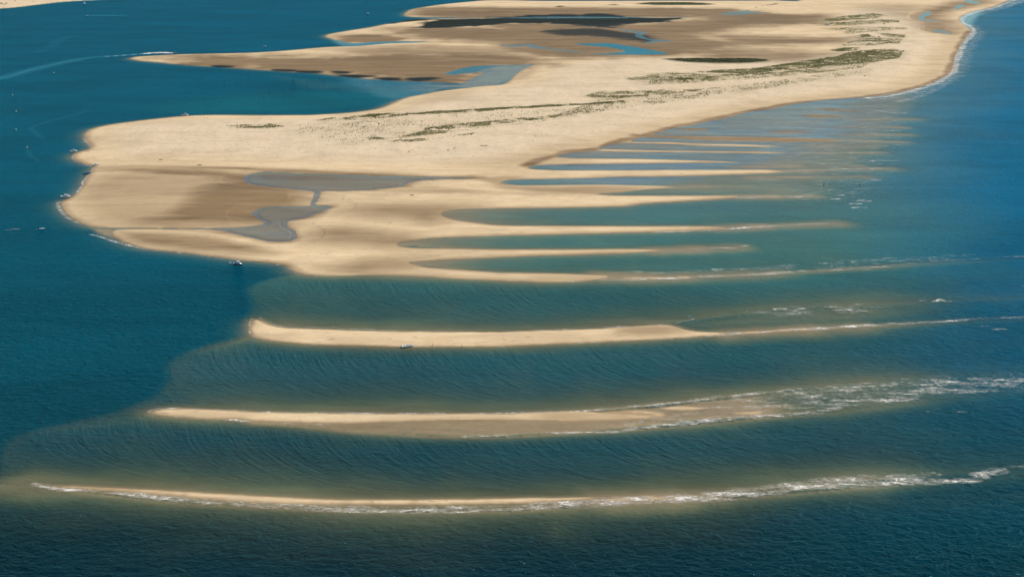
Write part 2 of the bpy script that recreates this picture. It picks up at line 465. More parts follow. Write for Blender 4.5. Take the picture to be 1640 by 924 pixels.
carve([(1526,15),(1532,9.5),(1540,7.5),(1546,9.5),(1540,12.5),(1532,15.5)], 0.2, 6, 4)
carve([(1544,3),(1546,0),(1556,1),(1568,3.5),(1570,6),(1556,6.6)], 0.2, 6, 4)
carve([(1150,22),(1180,19),(1200,15.5),(1240,6),(1248,7.5),(1220,10),(1200,18),(1235,21.5),(1200,23),(1170,25)], 0.06, 6, 10)
carve([(1490,49),(1510,49),(1525,55),(1505,53)], 0.08, 6, 4)
SEAGRASS = [(800,29.5),(850,25),(920,23.5),(985,25),(1020,29),(1088,30),(1060,37),(1000,40.5),(985,45),(950,44.5),(900,39.5),(830,38.5),
            (800,41),(740,44.5),(700,46),(660,45.5),(672,40),(693,34),(740,31)]
s_sg = sdf(SEAGRASS)
mm = sstep(-10, 25, s_sg + (N_MID - 0.5) * 30)
E = E + (0.03 + 0.16 * (N_STREAK - 0.44) - E) * mm
# thin channel north of the sea grass
carve([(650,29.4),(700,29.2),(800,29),(900,28),(1080,28),(1140,27.2),(1080,28.9),(900,29.6),(740,30.2),(660,31)], 0.25, 5, 3)

# ------------------------------------------------------------------ wet sand, weed, mud, marram litter
WET = np.zeros((NR, NC)); WEED = np.zeros((NR, NC)); VEG = np.zeros((NR, NC)); MARSH = np.zeros((NR, NC))


def stain(A, poly, val, inw, outw, wob=0.0, streak=0.0):
    s = sdf(poly)
    if wob:
        s = s + (N_MID - 0.5) * wob
    if PY.size and poly[0][1] < 160 and A is WET:
        val = min(1.0, val * 1.4)
        inw, outw = inw * 1.3, outw * 1.5
    if streak:
        s = s + (N_STREAK - 0.5) * streak
    np.maximum(A, val * sstep(-outw, inw, s), out=A)


stain(WET, [(160,270),(250,269),(395,274),(500,281),(660,286),(650,296),(560,306),(520,308),(510,330),(470,345),(470,362),(420,364),(330,366),(220,364),(190,352),
            (260,338),(330,312),(330,290),(250,285)], 0.92, 40, 34, 14, 6)
stain(WET, [(120,300),(190,275),(320,274),(420,276),(440,340),(400,362),(220,363),(150,356),(112,335)], 0.50, 30, 22, 10)
stain(WET, [(300,300),(380,290),(500,300),(500,330),(420,345),(330,362),(240,360),(270,330)], 1.0, 34, 30, 8)
stain(WET, [(155,285),(185,278),(190,300),(170,330),(150,345),(125,345),(140,310)], 0.42, 18, 24, 12)
stain(WET, [(190,268),(400,270),(560,277),(700,283),(800,286),(700,285),(560,280),(395,274)], 0.75, 4, 8)
stain(WET, [(183,371),(240,372.5),(330,380),(400,393),(445,407),(400,409),(300,402),(215,391)], 0.80, 14, 14, 6, 4)
stain(WET, [(620,306),(700,303),(800,311),(900,313),(800,312),(700,309)], 0.45, 6, 14, 10)
stain(WET, [(530,336),(600,328),(690,327),(760,330),(720,352),(690,360),(600,352),(560,346)], 0.70, 30, 30, 14)
stain(WET, [(494,370),(560,364),(630,372),(690,384),(640,398),(560,396),(500,390)], 0.70, 28, 28, 14)
stain(WET, [(525,432),(560,422),(620,414),(690,417),(710,428),(620,436),(560,440)], 0.66, 18, 22, 12)
stain(WET, [(800,300),(900,300),(1050,300),(1000,309),(920,313),(840,306)], 0.6, 10, 14, 10)
stain(WET, [(770,287),(830,285),(835,296),(800,297)], 0.6, 8, 12, 10)
# flats behind the bank
stain(WET, [(290,92),(400,92),(560,92),(700,88),(840,92),(860,100),(800,112),(750,130),(650,131),(560,122),(420,112),(300,103)], 0.82, 35, 60, 90, 40)
stain(WET, [(560,82),(700,76),(840,82),(840,92),(620,92)], 0.5, 30, 50, 60, 60)
stain(WET, [(545,60),(580,57),(640,62),(620,67),(560,67)], 0.75, 14, 30, 30, 40)
stain(WET, [(640,46),(760,46),(860,50),(900,64),(1000,68),(920,72),(800,70),(700,62),(640,55)], 0.78, 40, 60, 60, 60)
stain(WET, [(800,40),(1000,40),(1090,36),(1150,33),(1250,38),(1180,46),(1120,60),(1180,72),(1100,88),(1000,92),(900,92),(820,84),(790,60)], 0.85, 40, 60, 60, 50)
stain(WET, [(680,15),(800,14),(1000,15),(1150,16),(1200,22),(1150,27),(1000,28),(700,28),(665,23)], 0.72, 25, 50, 40, 50)
stain(WET, [(1180,19),(1250,24),(1320,26),(1320,37),(1240,40),(1160,38),(1120,30)], 0.85, 25, 40, 30, 40)
stain(WET, [(1150,58),(1250,60),(1350,64),(1300,71),(1180,72)], 0.6, 25, 45, 40, 50)
stain(WET, [(1120,80),(1200,82),(1300,85),(1320,92),(1250,99),(1150,95)], 0.6, 25, 50, 40, 50)
stain(WET, [(1465,26),(1490,15),(1530,6),(1560,0),(1580,4),(1545,12),(1500,26),(1520,36),(1530,54),(1500,54),(1475,42)], 0.6, 20, 35, 40)
stain(WET, [(1400,10),(1450,10),(1480,20),(1460,30),(1410,20)], 0.35, 30, 60, 40)
stain(WET, [(860,106),(845,115),(833,123),(828,130),(838,126),(852,118),(868,108)], 0.28, 8, 10, 8)
stain(WET, [(652,160),(700,150),(760,142),(752,152),(760,164),(700,168),(640,170)], 0.22, 20, 25, 20)
# tails of the bars
stain(WET, [(880,440),(974,441),(960,449),(870,451)], 0.45, 8, 20, 10)
stain(WET, [(990,526),(1081,523),(1095,529),(1050,536),(990,535)], 0.6, 8, 12, 14)
stain(WET, [(900,660),(1043,667),(954,672),(880,670)], 0.45, 6, 16, 8)
for a in ([(1305,174),(1345,174.6),(1400,178.6),(1350,179)], [(1215,211.4),(1270,210),(1326,213.2),(1260,214.4)], [(1265,185),(1310,184),(1360,187.6),(1300,189)],
          [(1075,207),(1120,205.4),(1160,207.4),(1110,209)], [(1010,217),(1200,217),(1350,224),(1300,228),(1060,222)]):
    stain(WET, a, .9, 3, 8)
stain(WET, POOL, .95, 6, 14, 14, 10)
# weed beds
stain(WEED, SEAGRASS, 1.0, 8, 14, 30, 50)
stain(WEED, [(868,52),(900,48),(950,46.5),(990,52),(1020,55),(1045,60),(1062,65),(1040,69),(1015,67),(980,61.5),(920,59),(880,56)], 0.9, 18, 18, 40, 40)
for a in [((436,112.5),(470,113),(472,115.2),(440,114)), ((471,114.6),(515,115),(518,117.4),(480,117)), ((530,115),(565,117),(560,119),(540,118.5)),
          ((545,121),(585,121.5),(600,124),(560,125.5)), ((600,125.5),(640,126),(640,129),(610,129)), ((525,126),(565,126.5),(570,129),(540,129)),
          ((580,129),(620,129.5),(615,132),(585,132)), ((650,127),(690,125.5),(705,127),(670,130.5)), ((680,132.8),(730,133.5),(735,136),(690,136)),
          ((645,139),(690,138),(700,140.5),(655,142.5)), ((700,143),(730,139.5),(738,141.5),(705,145)), ((615,158),(640,155.5),(648,157),(625,159.5)),
          ((341,106),(372,107),(368,108.6),(345,108.2)), ((640,32),(668,31),(700,32),(640,37),(622,39)), ((528,141.6),(540,141),(540,142),(528,142.4))]:
    stain(WEED, a, 1.0, 4, 9, 6, 10)
# low marsh islands
for a in [((1062,98.4),(1085,96.2),(1130,95.8),(1200,96.2),(1226,98.6),(1233,101),(1200,104.6),(1150,105.2),(1100,102.8)),
          ((1017,7.6),(1040,5.4),(1100,5),(1146,8),(1120,9.8),(1050,9.4)), ((888,12.4),(896,10.6),(902,11.2),(898,12.8)), ((972,9.6),(984,8.2),(992,9),(985,10))]:
    stain(MARSH, a, 1.0, 6, 6, 8)
E += MARSH * 0.5
# the waterline itself stays dark
beach = np.clip(1 - (SHORE + WOB * 0.6) / np.where(S_BANK > -50, 7.0, 2.2), 0, 1) * (SHORE > -4)
np.maximum(WET, 0.62 * beach ** 0.8, out=WET)
s_ocean_beach = linedist([(842,266),(907,245),(951,240.6),(976,231),(1026,219.5),(1070,207),(1133,194),(1200,179.5),(1280,165.5),(1388,155.5),(1468,141),(1514,122),(1527,99),(1541,68),(1555,50)], 60)
np.maximum(WET, 0.85 * (1 - sstep(2, 15, s_ocean_beach + (N_MID - .5) * 10)) * (SHORE > -5), out=WET)
np.maximum(WET, 0.25 * (1 - sstep(15, 58, s_ocean_beach + (N_MID - .5) * 20)) * (SHORE > -5), out=WET)
WET = np.clip(WET * (0.92 + 0.16 * N_STREAK) * (0.92 + .16 * N_BIG), 0, 1)
WET = np.maximum(WET, 0.72 * sstep(.06, -.02, E))

GRASS = [  # outline, tufts, litter on the sand
 ([(360,206),(385,204),(430,203),(458,207),(430,210),(385,209)], 220, .25),
 ([(400,208),(455,206),(452,208.5),(415,209)], 150, .3),
 ([(572,190),(590,186),(612,185),(627,186),(604,191),(585,193)], 380, .9),
 ([(505,197),(560,190),(640,185),(690,187),(640,193),(560,198)], 420, .2),
 ([(640,188),(700,183.5),(760,179),(820,176),(830,179),(760,184),(700,189),(650,191)], 900, .45),
 ([(700,184),(760,179.4),(860,173.4),(960,169),(1000,165.5),(1000,168),(900,174.5),(800,179.5)], 1100, .75),
 ([(670,212),(720,206),(790,198),(860,191),(900,187),(890,193),(820,201),(740,210),(680,215)], 900, .35),
 ([(645,224),(670,217),(720,213),(715,218),(665,223)], 320, .45),
 ([(586,224),(612,225),(618,228.5),(590,228.5)], 130, .35),
 ([(620,230),(690,226),(760,217),(755,221),(690,229),(630,233.5)], 260, .12),
 ([(938,157),(950,153.5),(970,151),(1010,150),(1080,149),(1130,146),(1110,151),(1060,156),(1000,161),(950,160)], 900, .55),
 ([(1000,130.5),(1035,125),(1060,121),(1110,120.5),(1150,129),(1146,135),(1090,139),(1040,140),(1035,134)], 900, .5),
 ([(1082,130),(1105,128),(1112,133),(1088,134.5)], 260, .8),
 ([(1114,119.5),(1150,117),(1200,114.6),(1280,103),(1340,94.6),(1362,87),(1400,86),(1448,85),(1440,96),(1400,104),(1330,111),(1260,118),(1200,122),(1150,122)], 5200, .85),
 ([(1130,128),(1200,121),(1300,113),(1390,106),(1380,113),(1300,122),(1200,131),(1120,137)], 1500, .42),
 ([(960,164),(1080,152),(1200,138),(1330,122),(1400,112),(1390,120),(1250,142),(1080,166),(950,185),(880,193)], 1300, .22),
 ([(560,200),(700,192),(880,180),(960,176),(900,196),(760,212),(640,228),(560,236),(480,225),(470,205)], 900, .10),
 ([(1314,32.4),(1345,29),(1398,25),(1414,28),(1400,34),(1340,36),(1318,35.4)], 800, .75),
 ([(1317,41),(1330,38),(1390,37.5),(1410,34.5),(1440,36),(1440,39),(1400,42),(1330,43)], 800, .6),
 ([(1310,46.5),(1350,46.5),(1400,47),(1455,48),(1450,51),(1385,55.5),(1355,58),(1352,52)], 520, .35),
 ([(1375,59.5),(1390,58.5),(1395,63),(1380,64)], 140, .7),
 ([(1405,57.5),(1450,59),(1448,63.5),(1425,63)], 260, .6),
 ([(1360,69),(1400,63),(1445,67),(1440,74),(1400,77),(1345,76)], 800, .4),
 ([(1330,82.5),(1352,79.5),(1376,80.5),(1372,84),(1345,85)], 380, .9),
 ([(1360,88),(1390,84),(1430,82.5),(1448,86),(1420,90),(1370,92)], 500, .5),
]
for poly, n, lit in GRASS:
    stain(VEG, poly, min(1, lit * 1.35), 8, 10, 26, 30)

# ------------------------------------------------------------------ colour of the water body, chop, foam
def lerp_rows(tab):
    ys = [t[0] for t in tab]
    return np.stack([np.interp(PY, ys, [t[1][i] for t in tab]) for i in range(3)], -1)


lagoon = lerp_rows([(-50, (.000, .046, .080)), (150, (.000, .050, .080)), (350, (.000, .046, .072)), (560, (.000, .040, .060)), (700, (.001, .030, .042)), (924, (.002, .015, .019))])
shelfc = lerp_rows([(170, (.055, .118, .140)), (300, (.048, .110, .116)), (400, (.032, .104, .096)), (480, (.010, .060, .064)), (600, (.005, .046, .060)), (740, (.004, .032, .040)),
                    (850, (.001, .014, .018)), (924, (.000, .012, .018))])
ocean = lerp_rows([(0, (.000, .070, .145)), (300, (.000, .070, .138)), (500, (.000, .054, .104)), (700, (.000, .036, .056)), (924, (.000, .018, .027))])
m = sstep(-3, 5, s_shelf + (N_MID - .5) * 4)[..., None]
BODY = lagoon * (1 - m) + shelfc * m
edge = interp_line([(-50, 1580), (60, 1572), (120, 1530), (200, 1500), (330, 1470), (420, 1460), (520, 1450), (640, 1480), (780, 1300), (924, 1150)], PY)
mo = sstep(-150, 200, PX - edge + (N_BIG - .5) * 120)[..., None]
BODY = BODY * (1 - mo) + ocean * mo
# greener shallows in the lagoon by the stakes
s_ls = sdf([(240,172),(380,150),(520,150),(640,152),(600,172),(500,182),(400,184),(300,182)])
BODY = BODY + (np.array([.003, .075, .088]) - BODY) * (0.6 * sstep(-40, 40, s_ls + (N_STREAK - .5) * 60))[..., None]
BODY *= (0.9 + 0.2 * N_BIG)[..., None]

TURB = sstep(-2, 6, s_shelf) * (0.42 + 0.58 * sstep(425, 470, PY)) * (1 - .5 * mo[..., 0])
sed = np.array([.074, .064, .030])
kk = (TURB * 0.85 * np.exp(-0.72 * np.maximum(-E, 0)))[..., None]
BODY = BODY * (1 - kk) + sed * kk
CHOP = np.ones((NR, NC))


def calm(poly, v, inw, outw):
    global CHOP
    s = sdf(poly) if not isinstance(poly, np.ndarray) else poly
    CHOP = CHOP + (v - CHOP) * sstep(-outw, inw, s)


CHOP *= 0.55 + 0.45 * sstep(380, 520, PY + 0 * PX)
calm([(880,262),(1030,212),(1200,174),(1420,148),(1340,168),(1330,200),(1310,220),(1180,262),(960,300),(800,300)], 0.07, 10, 50)
CHOP = np.clip(CHOP + (sstep(.42, .62, N_STREAK * .6 + N_BIG * .4) * .16) * (CHOP < .5), 0, 1)
calm([(560,126),(640,130),(745,128),(790,104),(857,102),(818,130),(720,146),(650,160),(600,146)], 0.22, 10, 40)
calm([(700,118),(790,104),(857,102),(818,130),(740,142),(690,136)], 0.16, 10, 30)
_i = sstep(-20, 30, sdf([(640,140),(700,131),(745,121),(790,104),(857,101),(825,130),(760,142),(690,150)]))[..., None]
BODY = BODY + (np.array([.07, .09, .09]) - BODY) * .8 * _i
calm(np.where(s_pool > -25, s_pool, -25), 0.36, 2, 10)
calm(np.where(s_blue > -25, s_blue, -25), 0.6, 2, 10)
calm([(720,14),(1180,8),(1250,60),(1180,90),(900,92),(780,66),(700,50),(690,30)], 0.22, 10, 40)
calm([(540,64),(700,64),(700,72),(560,76)], 0.1, 6, 20)
calm([(1460,50),(1460,15),(1580,-4),(1575,8),(1530,58)], 0.1, 6, 20)

BODY[(S_BANK > 2) & (E > -.6)] = (.088, .092, .066)
BODY[s_pool > -4] = (.165, .168, .128)
_f = sstep(-20, 40, sdf([(885,252),(1030,213),(1200,176),(1430,148),(1450,170),(1400,215),(1300,262),(1050,300),(950,300)]))[..., None]
BODY = BODY + (np.array([.085, .125, .145]) - BODY) * _f * .85
BODY[s_blue > -10] = (.0, .085, .125)
CHOP = np.where((s_pool > -3) & (s_pool < 5), .05, CHOP)
CHOP = np.where(s_pool > 5, np.clip(CHOP + (N_STREAK - .5) * .5, .08, .5), CHOP)
FOAM = np.zeros((NR, NC))


def foam_line(pts, width, strength, wob=0.0):
    d = linedist(pts, 50.0) + (N_MID - 0.5) * wob
    np.maximum(FOAM, strength * (1 - sstep(0.25 * width, width, np.abs(d))), out=FOAM)


def foam_patch(poly, strength, soft):
    np.maximum(FOAM, strength * sstep(-soft, soft, sdf(poly)), out=FOAM)


# nearest bar
foam_line([(56,774.5),(66,777),(90,781),(110,784)], 3.2, .95, 2)
foam_line([(60,775),(90,782),(130,784.5),(175,787),(215,792),(260,797),(310,802.5),(360,806),(420,810.5),(500,815),(600,817.5),(700,818),(800,816),(880,812),(950,808)], 3.2, .82, 3)
foam_line([(170,786),(230,790),(300,797),(380,803.5),(450,808),(560,811.5),(680,812.5),(800,811),(900,806),(960,803)], 2.6, .62, 3)
foam_line([(860,809),(930,806),(980,803),(1040,799),(1100,797),(1160,793),(1215,789)], 7.0, .86, 3)
foam_line([(940,799),(1000,797.5),(1080,794.5),(1150,790),(1200,786)], 3.5, .7, 3)
foam_line([(1180,790),(1230,786),(1270,780),(1320,775),(1380,771.5),(1440,769.5),(1490,767.5)], 8.0, .85, 5)
foam_line([(1300,772),(1380,766),(1460,763),(1500,760)], 6.0, .55, 5)
foam_line([(1480,767),(1540,770),(1570,765),(1580,760),(1610,754)], 4.5, .75, 3)
foam_line([(1560,760),(1600,752),(1650,747)], 4.5, .5, 3)
# middle bar
foam_line([(238,659),(244,656.5),(262,655),(290,654),(330,655.5),(400,659.5)], 1.8, .8, 1)
foam_line([(240,660.5),(262,665.5),(310,669.5),(384,673),(400,674.5),(460,678),(540,679.5)], 1.6, .62, 1)
foam_line([(420,660),(480,661.5),(600,662.3),(760,662.2),(870,660),(930,658),(1000,652),(1060,647),(1110,640.5),(1160,635),(1215,629.5)], 2.0, .74, 1)
foam_line([(1080,645),(1150,636),(1220,629),(1280,622.5)], 3, .72, 2)
foam_line([(740,699),(800,697),(860,693),(920,692.5),(985,690.5),(1020,685.5),(1080,680),(1130,675),(1170,671)], 2.8, .76, 2)
foam_line([(1050,681),(1100,676.5),(1160,671),(1210,666),(1260,663),(1310,658),(1345,653)], 4.0, .84, 2)
foam_line([(1130,672),(1200,668),(1260,665),(1320,659)], 5.0, .62, 2)
foam_line([(1270,626),(1330,640),(1380,641),(1430,642),(1470,640)], 4.0, .8, 3)
foam_line([(1230,650),(1290,646),(1350,648),(1390,646)], 4.0, .62, 4)
foam_patch([(1260,628),(1330,616),(1420,609),(1540,602),(1680,598),(1680,620),(1570,628),(1480,640),(1380,648),(1290,640)], 0.46, 8)
foam_patch([(1200,498),(1260,490),(1350,487),(1420,489),(1400,500),(1300,505),(1220,506)], .36, 8)
foam_patch([(1100,435),(1200,428),(1330,418),(1460,410),(1560,408),(1420,424),(1260,434)], .30, 8)
foam_patch([(1050,645),(1150,637),(1260,624),(1330,640),(1300,655),(1180,668),(1060,682),(960,690),(1000,672),(1045,660)], .34, 5)
for x, y, l, st in [(1485,616,14,1), (1493,620,10,.9), (1520,611,22,1), (1540,625,40,.9), (1560,606,18,.9), (1465,626,14,.9), (1460,631,16,.9), (1430,618,10,.9), (1395,618,8,.8),
                    (1370,621,14,.8), (1618,613,14,1), (1600,609,12,.8), (1350,624,10,.8), (1500,628,24,.8), (1412,623,12,.8), (1580,617,20,.8), (1440,636,18,.8), (1320,628,12,.8),
                    # second tail
                    (1250,495,20,1), (1285,494,10,.8), (1330,491,14,1), (1350,496,30,1), (1380,498,16,.8), (1508,482,26,1), (1505,480,10,1), (1235,501,12,.7), (1478,481,6,.8), (1375,487,8,.7),
                    # whitecaps by the marker posts
                    (1328,310.5,20,1), (1338,319,16,1), (1380,322,30,1), (1379,320.5,10,1), (1370,326,16,.8), (1378,332,24,.95), (1350,313,8,.8),
                    (1520,415.5,12,1), (1318,421,10,.8), (1367,419,6,.8), (1400,429,24,.8), (1390,432,14,.8), (1600,527,18,.6), (1580,522,14,.5),
                    (1150,431,14,.7), (1190,432,8,.8), (1145,397,10,.9), (1175,397.5,8,.9), (1192,393.5,6,.9),
                    (1500,655,10,.5), (1540,659,12,.5), (1490,658,10,.5), (22,367,12,.55), (14,367.5,6,.5)]:
    foam_line([(x - l / 2, y + .4), (x, y), (x + l / 2, y + .3)], 2.2, .95 * st, 1.0)
# far bar and its tail
foam_line([(402,512),(408,509.5),(416,507),(418,510)], 1.4, .8, .6)
foam_line([(400.5,535),(400,522),(402,514)], 1.3, .7, .6)
foam_line([(402,536),(410,541),(424,543.5)], 1.3, .7, .6)
foam_line([(430,545),(500,551),(600,555),(700,555.5),(800,555)], 1.2, .42, 1)
foam_line([(420,513),(450,522.5),(500,525),(580,528),(640,530)], 2.0, .48, 1.5)
foam_line([(500,524),(535,523.5)], 1.4, .7, .6)
foam_line([(560,527.5),(600,528)], 1.3, .7, .6)
foam_line([(620,529.5),(700,531),(800,531.5),(860,529),(930,527),(1000,523),(1061,519.5)], 1.5, .62, 1)
foam_line([(800,554.6),(900,550.5),(1000,546),(1080,541.5),(1140,537.6),(1180,535)], 1.6, .62, 1)
foam_line([(1150,536),(1200,533),(1260,528.5),(1300,526.5),(1360,523),(1420,519),(1480,515.5),(1550,512)], 4.0, .82, 2)
foam_line([(1500,514),(1560,511),(1640,507)], 3.0, .55, 2)
foam_line([(1075,520),(1095,514),(1110,511)], 1.8, .6, 1)
# lowest bar of the bank
foam_line([(860,451.8),(910,451.4),(957,448.6),(1010,447),(1080,446)], 1.6, .68, 1)
foam_line([(1000,447.5),(1060,446.5),(1120,443.5),(1180,441),(1240,437.5),(1270,435.5)], 4.5, .82, 2)
foam_line([(1240,436),(1300,433.5),(1360,430),(1420,426.5)], 4.0, .66, 3)
foam_line([(1400,428),(1450,422),(1520,417),(1640,410)], 3.0, .42, 3)
foam_line([(980,437),(1040,436),(1100,435),(1200,431),(1260,426)], 5.0, .42, 4)
foam_line([(1000,403.5),(1060,401.3),(1120,399),(1180,396)], 2.4, .6, 2)
foam_line([(1050,372),(1110,370),(1170,366.5),(1220,362.8),(1270,360.5),(1330,358)], 4.0, .8, 2)
foam_line([(1000,331),(1026,327.5),(1082,324.5),(1150,319.5),(1200,317)], 2.0, .5, 1.5)
foam_line([(1180,317),(1230,316),(1280,315),(1300,314)], 4.5, .74, 2)
foam_line([(1250,275.6),(1300,273),(1350,271),(1420,270)], 5.0, .66, 2)
for pts in ([(1260,245.5),(1330,244.6),(1420,244.6)], [(1340,226),(1400,227),(1440,227.5)], [(1300,255),(1390,257),(1440,258)], [(1380,235),(1420,234.5)],
            [(1370,208),(1440,210)], [(1390,196),(1450,196)], [(1420,182),(1470,182.5)], [(1290,263),(1360,264)], [(1350,215),(1420,215)], [(1400,190),(1440,189)]):
    foam_line(pts, 4.0, .50, 3)
foam_line([(1400,177),(1425,180),(1450,181)], 3.0, .8, 2)
foam_patch([(1230,190),(1400,165),(1470,180),(1450,260),(1400,320),(1250,320),(1180,270)], .22, 30)
# surf on the ocean shore
COAST = [(1388,157),(1425,154),(1468,144),(1495,134.5),(1516,124),(1528,113),(1531,99),(1537,83),(1545,69),(1557,56),(1560,50),(1552,42),(1541,36),(1543,28),(1562,20),(1592,13),(1612,5),(1645,-5)]
foam_line(COAST, 10, .95, 8)
foam_line([(x + 4, y + 2) for x, y in COAST], 26, .42, 14)
foam_line([(1440,163),(1480,152),(1510,138),(1526,124)], 9, .5, 6)
foam_line([(1556,20),(1590,14),(1615,8),(1650,-3)], 30, .62, 16)
# left shore of the bank
foam_line([(137,229),(134,220),(137,213),(146,207.5)], 1.6, .62, .8)
foam_line([(146.8,238),(141,230.5),(136,224)], 1.6, .75, .8)
foam_line([(122,245.5),(116,251),(119,257),(130,262.5),(146,266.6)], 1.7, .78, .8)
foam_line([(150,269),(146,276),(138,285),(132,292),(132,297),(127,304),(121,311)], 1.9, .9, 1)
foam_line([(98,323),(92,326),(95,334),(101,342),(110,350),(124,357)], 2.4, .8, 1.5)
foam_line([(146,376),(160,379),(180,386),(210,394)], 2.0, .85, 1)
foam_line([(190,389),(240,400.5),(290,404.5),(360,413.6),(400,418)], 1.4, .6, 1)
foam_line([(440,423),(460,428),(474,438),(494,441.6),(560,442)], 1.1, .55, .6)
# wake of the speedboat and old wakes
foam_line([(278.5,85.4),(262,84.7),(246,85),(234,86.3)], 8.0, 1.9, .5)
foam_line([(236,86),(222,87.5),(205,88.6),(190,89.6),(165,91.4)], 3.5, .9, .5)
WAKE = np.zeros((NR, NC))


def old_wake(pts, width, v):
    d = linedist(pts, 60.0)
    np.maximum(WAKE, v * (1 - sstep(0.2 * width, width, d)), out=WAKE)


old_wake([(236,86),(190,89.6),(150,92.2),(115,97),(85,104),(50,112),(20,121),(-20,131)], 10, .6)
old_wake([(120,97),(80,105),(40,115),(0,126)], 22, .28)
old_wake([(144,25.6),(165,25.4),(200,25.6)], 7, .6)
old_wake([(57,84),(65,82.4),(74,81.4)], 12, .2)
old_wake([(80,76),(100,62),(120,59)], 16, .12)
old_wake([(50,205),(70,197),(105,188),(140,178)], 5, .15)
old_wake([(48,205),(58,214),(68,222)], 5, .15)
old_wake([(44,240),(50,250),(62,257)], 4, .15)
foam_line([(64,366.4),(58,367)], 1.0, .6, .3)

# ------------------------------------------------------------------ materials
def nt(name):
    m = bpy.data.materials.new(name)
    m.use_nodes = True
    t = m.node_tree
    t.nodes.clear()
    return m, t


class NB:
    """Small helper around a node tree."""
    def __init__(self, t):
        self.t = t

    def n(self, kind, **kw):
        nd = self.t.nodes.new(kind)
        for k, v in kw.items():
            setattr(nd, k, v)
        return nd

    def put(self, sock, v):
        if isinstance(v, bpy.types.NodeSocket):
            self.t.links.new(v, sock)
        else:
            sock.default_value = v

    def math(self, op, a, b=0.0, c=None, clamp=False):
        nd = self.n('ShaderNodeMath', operation=op, use_clamp=clamp)
        self.put(nd.inputs[0], a); self.put(nd.inputs[1], b)
        if c is not None:
            self.put(nd.inputs[2], c)
        return nd.outputs[0]

    def vmath(self, op, a, b):
        nd = self.n('ShaderNodeVectorMath', operation=op)
        self.put(nd.inputs[0], a); self.put(nd.inputs[1], b)
        return nd.outputs[0]

    def mix(self, f, a, b, blend='MIX'):
        nd = self.n('ShaderNodeMix', data_type='RGBA', blend_type=blend)
        self.put(nd.inputs[0], f); self.put(nd.inputs[6], a); self.put(nd.inputs[7], b)
        return nd.outputs[2]

    def attr(self, name, out='Fac'):
        nd = self.n('ShaderNodeAttribute', attribute_name=name)
        return nd.outputs[out]

    def noise(self, vec, scale, detail=3.0, rough=0.5, dist=0.0):
        nd = self.n('ShaderNodeTexNoise')
        self.put(nd.inputs['Vector'], vec)
        nd.inputs['Scale'].default_value = scale
        nd.inputs['Detail'].default_value = detail
        nd.inputs['Roughness'].default_value = rough
        nd.inputs['Distortion'].default_value = dist
        return nd.outputs['Fac']

    def mapr(self, v, a, b, c=0.0, d=1.0, smooth=True):
        nd = self.n('ShaderNodeMapRange', interpolation_type='SMOOTHSTEP' if smooth else 'LINEAR')
        self.put(nd.inputs[0], v)
        for i, q in enumerate((a, b, c, d)):
            self.put(nd.inputs[i + 1], q)
        return nd.outputs[0]


def rgb(r, g, b):
    return (r, g, b, 1.0)


